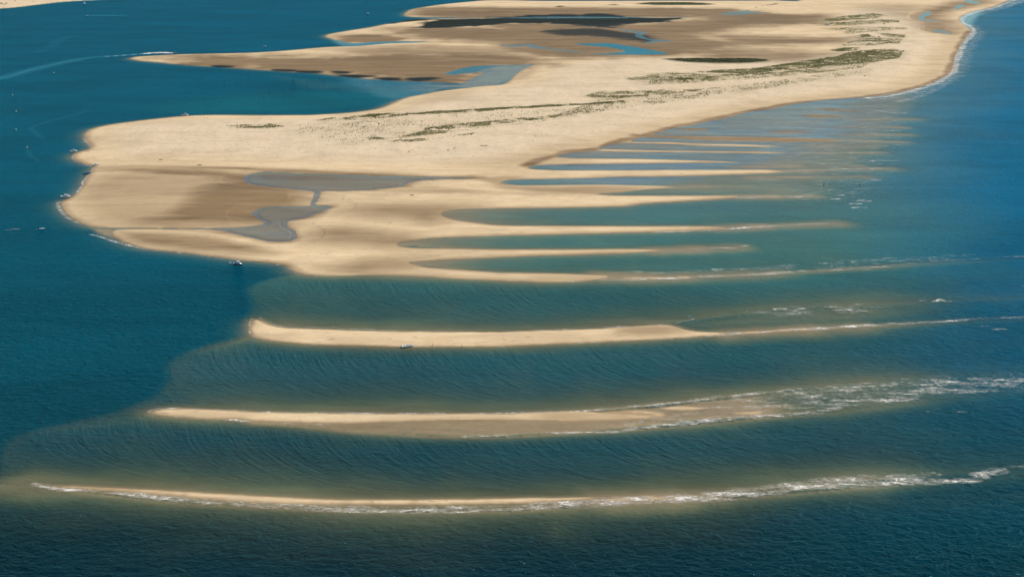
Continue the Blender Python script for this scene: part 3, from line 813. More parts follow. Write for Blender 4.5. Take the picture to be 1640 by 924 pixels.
def sand_material():
    m, t = nt('beach_sand')
    b = NB(t)
    pos = b.n('ShaderNodeNewGeometry').outputs['Position']
    wet, weed, veg, marsh, shore, high = [b.attr(k) for k in ('wet', 'weed', 'veg', 'marsh', 'shore', 'high')]
    stretch = b.vmath('MULTIPLY', pos, (0.05, 0.16, 0.3))
    n1 = b.noise(stretch, 1.0, 5, .6, .6)
    n2 = b.noise(pos, 0.35, 4, .65)
    n3 = b.noise(b.vmath('MULTIPLY', pos, (0.012, 0.03, 0.1)), 1.0, 5, .6, .8)
    dry = b.mix(b.mapr(n1, .3, .7), rgb(.52, .385, .222), rgb(.60, .462, .286))
    dry = b.mix(b.math('MULTIPLY', b.mapr(n3, .42, .66), .75), dry, rgb(.43, .318, .19))
    pale = b.mix(b.mapr(n2, .3, .75), rgb(.55, .445, .310), rgb(.49, .385, .258))
    pale = b.mix(b.math('MULTIPLY', b.mapr(n3, .45, .65), .5), pale, rgb(.43, .33, .21))
    dry = b.mix(b.math('MULTIPLY', high, .8), dry, pale)
    # drift lines and old tracks that run with the shore
    sh = b.math('ADD', shore, b.math('MULTIPLY', b.math('SUBTRACT', n3, .5), 40.0))
    ln = b.math('SINE', b.math('MULTIPLY', sh, 0.42))
    ln = b.math('MULTIPLY', b.mapr(ln, .90, 1.0), b.mapr(n1, .45, .62))
    dry = b.mix(b.math('MULTIPLY', ln, .30), dry, rgb(.30, .215, .135))
    n5 = b.noise(b.vmath('MULTIPLY', pos, (.010, .045, .1)), 1.0, 4, .55, 1.6)
    ln5 = b.mapr(b.math('ABSOLUTE', b.math('SUBTRACT', n5, .5)), 0.0, .018, 1.0, 0.0)
    ln5 = b.math('MULTIPLY', ln5, b.math('MULTIPLY', b.mapr(n2, .35, .6), b.mapr(n1, .4, .6)))
    dry = b.mix(b.math('MULTIPLY', ln5, .8), dry, rgb(.25, .18, .11))
    # specks of driftwood and dry weed
    sp = b.noise(b.vmath('MULTIPLY', pos, (.40, .13, .3)), 1.0, 2, .5)
    spk = b.math('MULTIPLY', b.mapr(sp, .67, .73), high)
    dry = b.mix(b.math('MULTIPLY', spk, .75), dry, rgb(.16, .125, .08))
    nw = b.noise(b.vmath('MULTIPLY', pos, (.005, .022, .1)), 1.0, 6, .66, 1.0)
    wetc = b.mix(b.mapr(b.math('ADD', b.math('MULTIPLY', nw, .65), b.math('MULTIPLY', n1, .35)), .36, .66), rgb(.125, .078, .034), rgb(.225, .146, .068))
    n4 = b.noise(b.vmath('MULTIPLY', pos, (.006, .028, .1)), 1.0, 6, .62, 1.2)
    wet = b.math('MULTIPLY', wet, b.mapr(n4, .32, .62, .88, 1.15), clamp=True)
    w = b.math('ADD', wet, b.math('MULTIPLY', b.math('SUBTRACT', n1, .5), b.math('MULTIPLY', wet, .7)), clamp=True)
    c = b.mix(w, dry, wetc)
    # litter and roots under the marram grass
    vm = b.math('MULTIPLY', veg, b.mapr(b.noise(b.vmath('MULTIPLY', pos, (.1, .13, .2)), 1.0, 5, .65), .36, .6))
    c = b.mix(vm, c, b.mix(b.mapr(n2, .4, .65), rgb(.125, .128, .052), rgb(.27, .235, .125)))
    c = b.mix(marsh, c, b.mix(b.mapr(n2, .3, .7), rgb(.040, .050, .022), rgb(.075, .080, .034)))
    wk = b.math('MULTIPLY', weed, b.mapr(b.math('ADD', n1, b.math('MULTIPLY', weed, .30)), .22, .46))
    c = b.mix(wk, c, b.mix(b.mapr(n2, .35, .7), rgb(.003, .006, .005), rgb(.015, .022, .012)))
    p = b.n('ShaderNodeBsdfPrincipled')
    b.put(p.inputs['Base Color'], c)
    b.put(p.inputs['Roughness'], b.mapr(w, 0, 1, .95, .62, False))
    p.inputs['Specular IOR Level'].default_value = .10
    hn = b.math('ADD', b.math('MULTIPLY', n2, .25), b.math('MULTIPLY', n1, .8))
    bp = b.n('ShaderNodeBump')
    bp.inputs['Strength'].default_value = .55
    bp.inputs['Distance'].default_value = 1.0
    b.put(bp.inputs['Height'], hn)
    b.put(p.inputs['Normal'], bp.outputs[0])
    o = b.n('ShaderNodeOutputMaterial')
    t.links.new(p.outputs[0], o.inputs[0])
    return m


def water_material():
    m, t = nt('sea_water')
    b = NB(t)
    pos = b.n('ShaderNodeNewGeometry').outputs['Position']
    depth, chop, foam, chan, wake = [b.attr(k) for k in ('depth', 'chop', 'foam', 'chan', 'wake')]
    body = b.attr('body', 'Color')
    crest = b.attr('crest', 'Vector')
    d = b.math('MAXIMUM', depth, 0.0)
    # light lost in the water, per colour
    tr = []
    for k in (1.20, 0.86, 1.00):
        tr.append(b.math('POWER', math.exp(-k), d))
    comb = b.n('ShaderNodeCombineColor')
    for i in range(3):
        b.put(comb.inputs[i], tr[i])
    T = comb.outputs[0]
    T2 = b.mix(1.0, T, T, 'MULTIPLY')
    inv = b.mix(1.0, rgb(1, 1, 1), T2, 'SUBTRACT')
    # waves: wind chop, longer swell, and crests that bend round the bars
    wv = b.vmath('MULTIPLY', pos, (.17, .26, .0))
    c1 = b.noise(wv, 1.0, 4, .58, .7)
    c2 = b.noise(b.vmath('MULTIPLY', pos, (.030, .060, 0.0)), 1.0, 3, .5, .5)
    c3 = b.noise(b.vmath('MULTIPLY', pos, (.42, .55, 0.0)), 1.0, 3, .6, .4)
    r1 = b.noise(b.vmath('MULTIPLY', crest, (.25, .026, 0.0)), 1.0, 4, .6, .8)
    r2 = b.noise(b.vmath('MULTIPLY', crest, (.55, .06, 0.0)), 1.0, 2, .5, .25)
    h = b.math('ADD', b.math('MULTIPLY', c1, 2.0), b.math('MULTIPLY', c2, 1.0))
    h = b.math('ADD', h, b.math('MULTIPLY', c3, .42))
    calm = b.math('SUBTRACT', 1.0, b.math('MULTIPLY', chan, .25))
    h = b.math('MULTIPLY', h, calm)
    h = b.math('ADD', h, b.math('MULTIPLY', chan, b.math('ADD', b.math('MULTIPLY', r1, 1.25), b.math('MULTIPLY', r2, .5))))
    h = b.math('MULTIPLY', h, chop)
    bp = b.n('ShaderNodeBump')
    bp.inputs['Strength'].default_value = 1.0
    bp.inputs['Distance'].default_value = 1.0
    b.put(bp.inputs['Height'], h)
    nrm = bp.outputs[0]
    tone = b.mapr(b.noise(b.vmath('MULTIPLY', pos, (.006, .012, 0.0)), 1.0, 4, .6, .5), .3, .7, .86, 1.14)
    bodyc = b.mix(1.0, body, inv, 'MULTIPLY')
    bodyc = b.vmath('SCALE', bodyc, (0, 0, 0))
    bodyc.node.inputs['Scale'].default_value = 1.0
    t.links.new(tone, bodyc.node.inputs['Scale'])
    bodyc = b.mix(b.math('MULTIPLY', wake, .5), bodyc, rgb(.05, .24, .32))
    dif = b.n('ShaderNodeBsdfDiffuse')
    b.put(dif.inputs['Color'], bodyc)
    b.put(dif.inputs['Normal'], nrm)
    tra = b.n('ShaderNodeBsdfTransparent')
    b.put(tra.inputs['Color'], T)
    add = b.n('ShaderNodeAddShader')
    t.links.new(dif.outputs[0], add.inputs[0]); t.links.new(tra.outputs[0], add.inputs[1])
    gl = b.n('ShaderNodeBsdfGlossy')
    gl.inputs['Roughness'].default_value = .12
    b.put(gl.inputs['Color'], b.mix(b.mapr(chop, .1, .5), rgb(.50, .88, .92), rgb(.24, .74, 1)))
    b.put(gl.inputs['Normal'], nrm)
    fr = b.n('ShaderNodeFresnel')
    fr.inputs['IOR'].default_value = 1.33
    b.put(fr.inputs['Normal'], nrm)
    f = b.math('MULTIPLY', fr.outputs[0], b.mapr(chop, .05, .5, .80, .26))
    ms = b.n('ShaderNodeMixShader')
    b.put(ms.inputs[0], f)
    t.links.new(add.outputs[0], ms.inputs[1]); t.links.new(gl.outputs[0], ms.inputs[2])
    # foam
    fn = b.noise(b.vmath('MULTIPLY', pos, (.34, .62, 0.0)), 1.0, 5, .66, .9)
    fl = b.noise(b.vmath('MULTIPLY', pos, (.06, .16, 0.0)), 1.0, 3, .6, .6)
    q = b.math('ADD', b.math('MULTIPLY', b.math('SUBTRACT', fn, .5), 2.3), b.math('MULTIPLY', b.math('SUBTRACT', fl, .5), 2.0))
    q = b.math('ADD', q, b.math('MULTIPLY', foam, .77))
    fm = b.mapr(q, .68, 1.05)
    wash = b.math('MULTIPLY', b.mapr(q, .2, .85), .34)
    fm = b.math('MAXIMUM', fm, wash)
    fm = b.math('MULTIPLY', fm, b.mapr(foam, .03, .3))
    fd = b.n('ShaderNodeBsdfDiffuse')
    fd.inputs['Color'].default_value = (.64, .60, .53, 1)
    ms2 = b.n('ShaderNodeMixShader')
    b.put(ms2.inputs[0], b.math('MULTIPLY', fm, .9))
    t.links.new(ms.outputs[0], ms2.inputs[1]); t.links.new(fd.outputs[0], ms2.inputs[2])
    o = b.n('ShaderNodeOutputMaterial')
    t.links.new(ms2.outputs[0], o.inputs[0])
    return m


def plain(name, col, rough=.5, var=.12, scale=3.0, spec=.4, metal=0.0):
    m, t = nt(name)
    b = NB(t)
    tc = b.n('ShaderNodeTexCoord').outputs['Object']
    n = b.noise(tc, scale, 4, .6)
    c = b.mix(n, rgb(*[v * (1 - var) for v in col]), rgb(*[min(v * (1 + var), .9) for v in col]))
    p = b.n('ShaderNodeBsdfPrincipled')
    b.put(p.inputs['Base Color'], c)
    p.inputs['Roughness'].default_value = rough
    p.inputs['Specular IOR Level'].default_value = spec
    p.inputs['Metallic'].default_value = metal
    o = b.n('ShaderNodeOutputMaterial')
    t.links.new(p.outputs[0], o.inputs[0])
    return m


def leafy(name, c1, c2, scale=.05):
    m, t = nt(name)
    b = NB(t)
    pos = b.n('ShaderNodeNewGeometry').outputs['Position']
    n = b.noise(pos, scale, 4, .7)
    n2 = b.noise(pos, 1.3, 2, .5)
    c = b.mix(b.mapr(b.math('ADD', b.math('MULTIPLY', n, .6), b.math('MULTIPLY', n2, .4)), .38, .62), rgb(*c1), rgb(*c2))
    d = b.n('ShaderNodeBsdfDiffuse')
    b.put(d.inputs['Color'], c)
    tl = b.n('ShaderNodeBsdfTranslucent')
    b.put(tl.inputs['Color'], c)
    ms = b.n('ShaderNodeMixShader')
    ms.inputs[0].default_value = .3
    t.links.new(d.outputs[0], ms.inputs[1]); t.links.new(tl.outputs[0], ms.inputs[2])
    o = b.n('ShaderNodeOutputMaterial')
    t.links.new(ms.outputs[0], o.inputs[0])
    return m


M_SAND, M_WATER = sand_material(), water_material()
M_WHITE = plain('white_gelcoat', (.80, .80, .78), .25, .06)
M_CREAM = plain('cream_gelcoat', (.62, .60, .55), .35, .08)
M_BLUE = plain('blue_hull_paint', (.012, .07, .20), .3, .15)
M_BRIGHTBLUE = plain('bright_blue_canvas', (.01, .16, .36), .6, .15)
M_GREYHULL = plain('pale_blue_paint_and_hull_shade', (.46, .53, .57), .35, .1)
M_GLASS = plain('tinted_window', (.02, .025, .03), .08, .1, 3, .6)
M_BLACK = plain('black_engine_cowl', (.012, .012, .014), .35, .2)
M_TEAK = plain('teak_floor', (.26, .18, .11), .7, .2, 6)
M_STEEL = plain('stainless_rail', (.55, .55, .55), .25, .05, 3, .5, .9)
M_SAIL = plain('sail_cloth', (.72, .74, .78), .8, .05)
M_SKIN = plain('sunned_skin', (.30, .17, .11), .6, .1)
M_HAIR = plain('dark_hair', (.03, .02, .014), .7, .2)
M_NAVY = plain('navy_swimwear', (.02, .03, .07), .8, .15)
M_RED = plain('dark_red_swimwear', (.16, .02, .03), .8, .15)
M_SHIRT = plain('white_shirt', (.75, .74, .70), .9, .06)
M_BUOY = plain('yellow_buoy', (.62, .46, .14), .5, .15)
M_WOOD = plain('tarred_stake', (.030, .032, .030), .9, .3, 2)
M_DRIFT = plain('weathered_driftwood', (.09, .07, .055), .9, .3, 1.2)
M_ROPE = plain('anchor_rope', (.45, .38, .30), .9, .1)
M_ROOF = plain('grey_roof_boards', (.16, .20, .24), .7, .2, 2)
M_WALL = plain('whitewashed_boards', (.74, .74, .72), .8, .08, 2)
M_GRASS = leafy('marram_blades', (.135, .145, .058), (.34, .315, .165), .035)
M_SHRUB = leafy('shrub_leaves', (.022, .030, .014), (.060, .070, .030), .25)
M_TOWEL = plain('dark_towel', (.05, .05, .07), .9, .2)
M_TOWEL2 = plain('pale_towel', (.66, .62, .58), .9, .1)

# ------------------------------------------------------------------ ground and water meshes
def new_obj(name, me, mat, parent=None, smooth=True):
    o = bpy.data.objects.new(name, me)
    if mat:
        me.materials.append(mat)
    if smooth:
        me.shade_smooth()
    COL.objects.link(o)
    if parent is not None:
        o.parent = parent
    return o


idx = np.arange(NR * NC).reshape(NR, NC)
QUADS = np.stack([idx[1:, :-1], idx[1:, 1:], idx[:-1, 1:], idx[:-1, :-1]], -1).reshape(-1, 4)


def grid_object(name, quads, z, mat, floats, vectors={}, colors={}):
    used = np.unique(quads)
    remap = np.full(NR * NC, -1, np.int64)
    remap[used] = np.arange(len(used))
    q = remap[quads]
    co = np.stack([GX.ravel()[used], GY.ravel()[used], z.ravel()[used]], -1).astype(np.float32)
    me = bpy.data.meshes.new(name)
    me.vertices.add(len(used))
    me.vertices.foreach_set('co', co.ravel())
    me.loops.add(q.size)
    me.loops.foreach_set('vertex_index', q.ravel().astype(np.int32))
    me.polygons.add(len(q))
    me.polygons.foreach_set('loop_start', np.arange(0, q.size, 4, dtype=np.int32))
    me.polygons.foreach_set('loop_total', np.full(len(q), 4, np.int32))
    me.update(calc_edges=True)
    for k, a in floats.items():
        at = me.attributes.new(k, 'FLOAT', 'POINT')
        at.data.foreach_set('value', a.ravel()[used].astype(np.float32))
    for k, (a, b) in vectors.items():
        at = me.attributes.new(k, 'FLOAT_VECTOR', 'POINT')
        v = np.stack([a.ravel()[used], b.ravel()[used], np.zeros(len(used))], -1).astype(np.float32)
        at.data.foreach_set('vector', v.ravel())
    for k, a in colors.items():
        at = me.attributes.new(k, 'FLOAT_COLOR', 'POINT')
        v = np.concatenate([a.reshape(-1, 3)[used], np.ones((len(used), 1))], 1).astype(np.float32)
        at.data.foreach_set('color', v.ravel())
    return new_obj(name, me, mat)


Z = np.clip(E, -9.5, 40)
region = np.zeros((NR, NC), np.int8)
region[(S_BANK > -14)] = 1
region[(S_FAR > -6)] = 2
region[(S_MID > -6)] = 3
region[(S_NEAR > -6)] = 4
region[(S_SHORE > -30)] = 5
fr_ = region[:-1, :-1].ravel()
TERR = dict(wet=WET, weed=WEED, veg=VEG, marsh=MARSH, shore=SHORE, high=np.clip(m_high + (S_SHORE > 0) * .8, 0, 1))
for rid, nm, lab in ((0, 'seabed', None), (1, 'sandbank', 'long pale sandbank with grassed dunes, wet flats and fingers of sand running to the right'),
                     (2, 'sandbar', 'wide pale sandbar with a blunt left end and a small boat on its near edge'),
                     (3, 'sandbar', 'thin middle sandbar with a broad wet tail ending in breakers at the right'),
                     (4, 'sandbar', 'nearest thin sandbar edged by white surf all along its near side'),
                     (5, 'far_shore', 'strip of pale beach in the far top left corner')):
    o = grid_object(nm, QUADS[fr_ == rid], Z, M_SAND, TERR)
    o['kind'] = 'structure'
    if lab:
        o['label'] = lab
keep = (np.minimum.reduce([Z[:-1, :-1], Z[1:, :-1], Z[:-1, 1:], Z[1:, 1:]]) < 0.25).ravel()
wz = np.zeros((NR, NC))
wobj = grid_object('water', QUADS[keep], wz, M_WATER,
                   dict(depth=np.maximum(-Z, 0), chop=CHOP, foam=FOAM, chan=WCH, wake=WAKE),
                   dict(crest=(PHASE, ALONG)), dict(body=BODY))
wobj['kind'] = 'structure'


def height_at(x, y):
    r = int(np.clip(np.searchsorted(-ROW_Y, -y), 1, NR - 1))
    w = max(y * CP + CAM_H * SP, 420.0)
    c = int(np.clip(np.searchsorted(COL_K, x / w), 1, NC - 1))
    return float(Z[r, c])


def on_ground(px, py):
    p = gp(px, py)
    p.z = height_at(p.x, p.y)
    q = gp(px, py, max(p.z, 0.0))
    q.z = height_at(q.x, q.y)
    return q


# ------------------------------------------------------------------ helpers for the things
def tag(o, label, cat, group=None):
    o['label'] = label
    o['category'] = cat
    if group:
        o['group'] = group
    return o


def empty(name, loc, rz, label, cat, group=None):
    o = bpy.data.objects.new(name, None)
    o.empty_display_size = 0.3
    o.location = loc
    o.rotation_euler = (0, 0, rz)
    COL.objects.link(o)
    return tag(o, label, cat, group)


def bm_obj(name, bm, mat, parent=None, smooth=False):
    bmesh.ops.recalc_face_normals(bm, faces=bm.faces[:])
    me = bpy.data.meshes.new(name)
    bm.to_mesh(me)
    bm.free()
    return new_obj(name, me, mat, parent, smooth)


def loft(bm, rings, close_ring=True, caps=True):
    vs = [[bm.verts.new(p) for p in r] for r in rings]
    n = len(vs[0])
    for a, b in zip(vs[:-1], vs[1:]):
        for i in range(n if close_ring else n - 1):
            j = (i + 1) % n
            bm.faces.new((a[i], a[j], b[j], b[i]))
    if caps and close_ring:
        bm.faces.new(vs[0][::-1])
        bm.faces.new(vs[-1])
    return vs


def box(bm, c, s, taper=1.0, shear=0.0, bev=0.0):
    x, y, z = c
    a, b_, h = s[0] / 2, s[1] / 2, s[2] / 2
    rings = []
    for k, zz in ((1.0, -h), (taper, h)):
        sh = shear if zz > 0 else 0
        rings.append([(x - a * k + sh, y - b_ * k, z + zz), (x + a * k + sh, y - b_ * k, z + zz), (x + a * k + sh, y + b_ * k, z + zz), (x - a * k + sh, y + b_ * k, z + zz)])
    vs = loft(bm, rings)
    if bev:
        vv = [v for r in vs for v in r]
        es = list({e for v in vv for e in v.link_edges})
        bmesh.ops.bevel(bm, geom=es, offset=bev, segments=2, affect='EDGES')


def tube(bm, pts, r, n=6, r2=None):
    pts = [Vector(p) for p in pts]
    rings = []
    for i, p in enumerate(pts):
        d = (pts[min(i + 1, len(pts) - 1)] - pts[max(i - 1, 0)]).normalized()
        u = d.orthogonal().normalized()
        v = d.cross(u)
        rr = r if r2 is None else r + (r2 - r) * i / (len(pts) - 1)
        rings.append([p + (u * math.cos(2 * math.pi * k / n) + v * math.sin(2 * math.pi * k / n)) * rr for k in range(n)])
    # keep the ring frames aligned
    loft(bm, rings)


# ------------------------------------------------------------------ boats
def hull_rings(L, B, H, draft, bow=1.0):
    """Sections from stern (x=-L/2) to bow (x=+L/2); flared topsides and a raked stem."""
    rings = []
    for k in range(11):
        t = k / 10
        x = -L / 2 + L * t
        wb = B / 2 * (1 - max(0, (t - .45) / .55) ** 2.2) * (0.90 + .10 * min(1, t / .3))
        wb = max(wb, 0.02)
        sheer = H * (1 + .28 * bow * t ** 2)
        keel = -draft * (1 - max(0, (t - .7) / .3) ** 2) + (sheer * .55) * max(0, (t - .82) / .18) ** 2
        xs = x + (0.0 if t < .8 else 0)
        chine = wb * (.78 if t < .6 else .78 - .5 * (t - .6))
        zc = keel + (sheer - keel) * .32
        rings.append([(xs, wb, sheer), (xs, chine, zc), (xs, 0, keel), (xs, -chine, zc), (xs, -wb, sheer)])
    return rings


def make_hull(parent, L, B, H, draft, mat, mat_deck, open_from=None, open_to=None, stripe=None):
    rings = hull_rings(L, B, H, draft)
    bm = bmesh.new()
    vs = loft(bm, rings, close_ring=False, caps=False)
    bm.faces.new(vs[0])
    bm.faces.new(vs[-1][::-1])
    h = bm_obj('hull', bm, mat, parent)
    # deck with a cockpit well
    bm = bmesh.new()
    dz = -.03
    ins = .93
    top = [((r[0][0]), r[0][1] * ins, r[0][2] + dz) for r in rings]
    floor_z = .05
    for i in range(10):
        a, c = top[i], top[i + 1]
        tt = (i + .5) / 10
        if open_from is not None and open_from <= tt <= open_to:
            for s in (1, -1):
                q = [(a[0], s * a[1], a[2]), (c[0], s * c[1], c[2]), (c[0], s * c[1] * .78, c[2]), (a[0], s * a[1] * .78, a[2])]
                bm.faces.new([bm.verts.new(p) for p in q])
                q = [(a[0], s * a[1] * .78, a[2]), (c[0], s * c[1] * .78, c[2]), (c[0], s * c[1] * .74, floor_z), (a[0], s * a[1] * .74, floor_z)]
                bm.faces.new([bm.verts.new(p) for p in q])
        else:
            q = [(a[0], a[1], a[2]), (c[0], c[1], c[2]), (c[0], 0, c[2] + .05), (a[0], 0, a[2] + .05)]
            bm.faces.new([bm.verts.new(p) for p in q])
            q = [(a[0], -a[1], a[2]), (c[0], -c[1], c[2]), (c[0], 0, c[2] + .05), (a[0], 0, a[2] + .05)]
            bm.faces.new([bm.verts.new(p) for p in q])
    bm_obj('deck', bm, mat_deck, parent)
    if open_from is not None:
        bm = bmesh.new()
        x0, x1 = -L / 2 + L * open_from + .05, -L / 2 + L * open_to - .05
        w0 = rings[int(open_from * 10) + 1][0][1] * .72
        box(bm, ((x0 + x1) / 2, 0, floor_z - .02), (x1 - x0, 2 * w0 * .95, .05))
        bm_obj('cockpit_floor', bm, M_TEAK, parent)
    # gunwale strip
    bm = bmesh.new()
    for s in (1, -1):
        tube(bm, [(r[0][0], s * r[0][1], r[0][2]) for r in rings], .05, 5)
    bm_obj('gunwale', bm, stripe or mat_deck, parent)
    return rings


def outboard(parent, L, z, y=0.0, s=1.0):
    bm = bmesh.new()
    box(bm, (-L / 2 - .28 * s, y, z + .38 * s), (.5 * s, .38 * s, .55 * s), .8, .05, .06 * s)
    m = bm_obj('outboard_motor', bm, M_BLACK, parent)
    bm = bmesh.new()
    box(bm, (-L / 2 - .3 * s, y, z - .25 * s), (.2 * s, .12 * s, .8 * s))
    bm_obj('motor_leg', bm, M_BLACK, m)


def rail(parent, L, rings):
    bm = bmesh.new()
    for s in (1, -1):
        pts = [(r[0][0] * .985, s * max(r[0][1] - .12, .02), r[0][2] + .45) for r in rings[6:]]
        tube(bm, pts, .02, 5)
        for p in pts[::2]:
            tube(bm, [(p[0], p[1], p[2] - .45), p], .018, 5)
    bm_obj('bow_rail', bm, M_STEEL, parent)


def cruiser(loc, rz, L, label, group=None, hull_mat=None, deck_mat=None, cabin='coupe', canvas=None, name='motorboat', tilt=0.0):
    hull_mat = hull_mat or M_WHITE
    deck_mat = deck_mat or M_WHITE
    o = empty(name, loc, rz, label, 'boat', group)
    o.rotation_euler[0] = tilt
    B, H = L * .34, L * .12
    rings = make_hull(o, L, B, H, .35, hull_mat, deck_mat, .1, .5)
    rail(o, L, rings)
    outboard(o, L, H * .7, .25); outboard(o, L, H * .7, -.25)
    bm = bmesh.new()
    box(bm, (L * .12, 0, H + .28), (L * .42, B * .66, .62), .78, -.06, .05)
    c = bm_obj('cabin', bm, deck_mat, o)
    bm = bmesh.new()
    box(bm, (L * .10, 0, H + .36), (L * .40, B * .672, .2), .93, -.03)
    bm_obj('cabin_window', bm, M_GLASS, c)
    if cabin in ('coupe', 'hardtop'):
        bm = bmesh.new()
        hh = .9 if cabin == 'hardtop' else .6
        box(bm, (L * .02, 0, H + .6 + hh / 2), (L * .20, B * .58, hh), .78, -.15)
        bm_obj('windscreen', bm, M_GLASS, o)
        bm = bmesh.new()
        box(bm, (-L * .02, 0, H + .6 + hh + .06), (L * .26, B * .60, .12), .9, 0, .03)
        bm_obj('hardtop', bm, deck_mat, o)
    else:
        bm = bmesh.new()
        box(bm, (L * .0, 0, H + .75), (L * .10, B * .6, .42), .8, -.18)
        bm_obj('windscreen', bm, M_GLASS, o)
    if cabin == 'coupe':
        bm = bmesh.new()
        tube(bm, [(-L * .05, 0, H + 1.2), (-L * .07, 0, H + 2.1)], .035, 6)
        bm_obj('antenna', bm, M_STEEL, o)
    if canvas:
        bm = bmesh.new()
        box(bm, (-L * .22, 0, H + .25), (L * .30, B * .72, .35), .9, 0, .05)
        bm_obj('canvas_cover', bm, canvas, o)
    for s in (-1, 1):
        bm = bmesh.new()
        box(bm, (-L * .30, s * B * .17, .35), (.5, .5, .5), .9, 0, .06)
        bm_obj('seat', bm, M_CREAM, o)
    return o


def open_boat(loc, rz, L, label, group=None, hull_mat=None, deck_mat=None, console=True, name='open_boat', rope=None, tilt=0.0, engines=1):
    hull_mat = hull_mat or M_WHITE
    deck_mat = deck_mat or M_WHITE
    o = empty(name, loc, rz, label, 'boat', group)
    o.rotation_euler[1] = tilt
    B, H = L * .34, L * .105
    rings = make_hull(o, L, B, H, .3, hull_mat, deck_mat, .1, .8)
    outboard(o, L, H * .7)
    for x in (-.22, .18):
        bm = bmesh.new()
        box(bm, (L * x, 0, .35), (.35, B * .7, .08))
        bm_obj('thwart', bm, deck_mat, o)
    if console:
        bm = bmesh.new()
        box(bm, (-L * .05, 0, .55), (.6, .7, 1.0), .85, -.05, .04)
        c = bm_obj('console', bm, deck_mat, o)
        bm = bmesh.new()
        box(bm, (-L * .02, 0, 1.25), (.08, .62, .42), .9, -.12)
        bm_obj('windscreen', bm, M_GLASS, c)
    return o


def sailboat(loc, rz, L, label):
    o = empty('sailboat', loc, rz, label, 'boat')
    B, H = L * .3, L * .1
    rings = make_hull(o, L, B, H, .4, M_WHITE, M_CREAM, .1, .35)
    bm = bmesh.new()
    box(bm, (L * .08, 0, H + .2), (L * .35, B * .5, .45), .8, 0, .05)
    bm_obj('cabin', bm, M_WHITE, o)
    bm = bmesh.new()
    tube(bm, [(L * .08, 0, H), (L * .08, 0, L * 1.05)], .06, 6, .04)
    bm_obj('mast', bm, M_STEEL, o)
    bm = bmesh.new()
    tube(bm, [(L * .08, 0, H + .9), (-L * .42, .25, H + .8)], .05, 6)
    bm_obj('boom', bm, M_STEEL, o)

    def sail(name, a, b_, c, belly):
        bm = bmesh.new()
        n = 6
        vs = []
        for i in range(n + 1):
            row = []
            for j in range(n + 1 - i):
                u, v = i / n, j / n
                p = Vector(a) * (1 - u - v) + Vector(b_) * u + Vector(c) * v
                p.y += belly * math.sin(math.pi * min(u + .1, 1)) * math.sin(math.pi * min(v + .15, 1))
                row.append(bm.verts.new(p))
            vs.append(row)
        for i in range(n):
            for j in range(n - i):
                bm.faces.new((vs[i][j], vs[i + 1][j], vs[i][j + 1]))
                if j < n - i - 1:
                    bm.faces.new((vs[i + 1][j], vs[i + 1][j + 1], vs[i][j + 1]))
        s = bm_obj(name, bm, M_SAIL, o, True)
        md = s.modifiers.new('thick', 'SOLIDIFY')
        md.thickness = .02
    sail('mainsail', (L * .07, .05, H + 1.0), (-L * .41, .3, H + .9), (L * .07, .05, L * 1.02), .4)
    sail('jib', (L * .48, 0, H + .25), (L * .10, .35, H + .5), (L * .09, .05, L * .9), .4)
    return o


def wpos(px, py, z=0.0):
    return gp(px, py, z)


BOATS = 'motorboats drawn up along the sandbank'
b1 = cruiser(wpos(118.5, 243.2), math.radians(4), 7.6, 'white cabin cruiser afloat off the upper left point of the sandbank, beside two people', BOATS)
b2 = cruiser(wpos(153.2, 265.2, .15), math.radians(14), 6.6, 'white boat with hull shade painted pale blue nosed onto the sand in the notch below the point', BOATS, hull_mat=M_GREYHULL, cabin='cuddy')  # pale blue hull colour stands in for shade on a white hull
b3 = open_boat(wpos(140, 278.6, .05), math.radians(30), 7.8, 'long dark blue open boat lying slantwise off the notch of the left shore', BOATS, hull_mat=M_BLUE, deck_mat=M_BRIGHTBLUE)
b4 = cruiser(wpos(105.6, 316), math.radians(2), 8.8, 'largest white cruiser with dark windscreen by the leftmost tip of the sandbank', BOATS, cabin='coupe')
b5 = cruiser(wpos(381.5, 424.2), math.radians(-26), 7.6, 'blue hulled boat with white cabin anchored off the near side of the wet spit', BOATS, hull_mat=M_BLUE, cabin='hardtop', canvas=M_BRIGHTBLUE)
b6 = open_boat(wpos(653.5, 555.2, .12), math.radians(14), 7.2, 'pale open boat with black outboard beached on the near edge of the wide sandbar', BOATS, hull_mat=M_GREYHULL, deck_mat=M_WHITE, tilt=-.04)
b7 = cruiser(wpos(297, 185.6), math.radians(-8), 8.4, 'cream cabin boat with flat hardtop beached on the far side of the sandbank', BOATS, hull_mat=M_CREAM, cabin='hardtop')
FARB = 'boats far out on the lagoon'
cruiser(wpos(589, 23), math.radians(-35), 8.5, 'bright white cabin boat alone in the strait above the upper sand spit', FARB, cabin='hardtop')
cruiser(wpos(585, 0.6), math.radians(10), 7.5, 'tiny pale boat cut by the top edge of the picture', FARB, cabin='cuddy')
cruiser(wpos(424, 74.8), math.radians(5), 5.0, 'tiny white boat moored just above the long middle spit', FARB, cabin='cuddy')
open_boat(wpos(139.4, 25.8), math.radians(180), 6.0, 'small speedboat trailing a faint wake near the far beach', FARB)
open_boat(wpos(280.5, 85.6), math.radians(0), 6.5, 'dark speedboat at the head of a long curved white wake', FARB, hull_mat=M_BLUE, deck_mat=M_GREYHULL)
open_boat(wpos(67.5, 366.8), math.radians(6), 4.2, 'low white motorboat alone on the lagoon at the left edge', FARB)
sailboat(wpos(135, 6.6), math.radians(25), 6.0, 'small sailboat with pale sails close to the far beach')
# tender beside the blue boat
open_boat(wpos(368.7, 421.4), math.radians(0), 2.2, 'little pale dinghy floating behind the blue hulled boat', None, hull_mat=M_GREYHULL, console=False, name='dinghy')

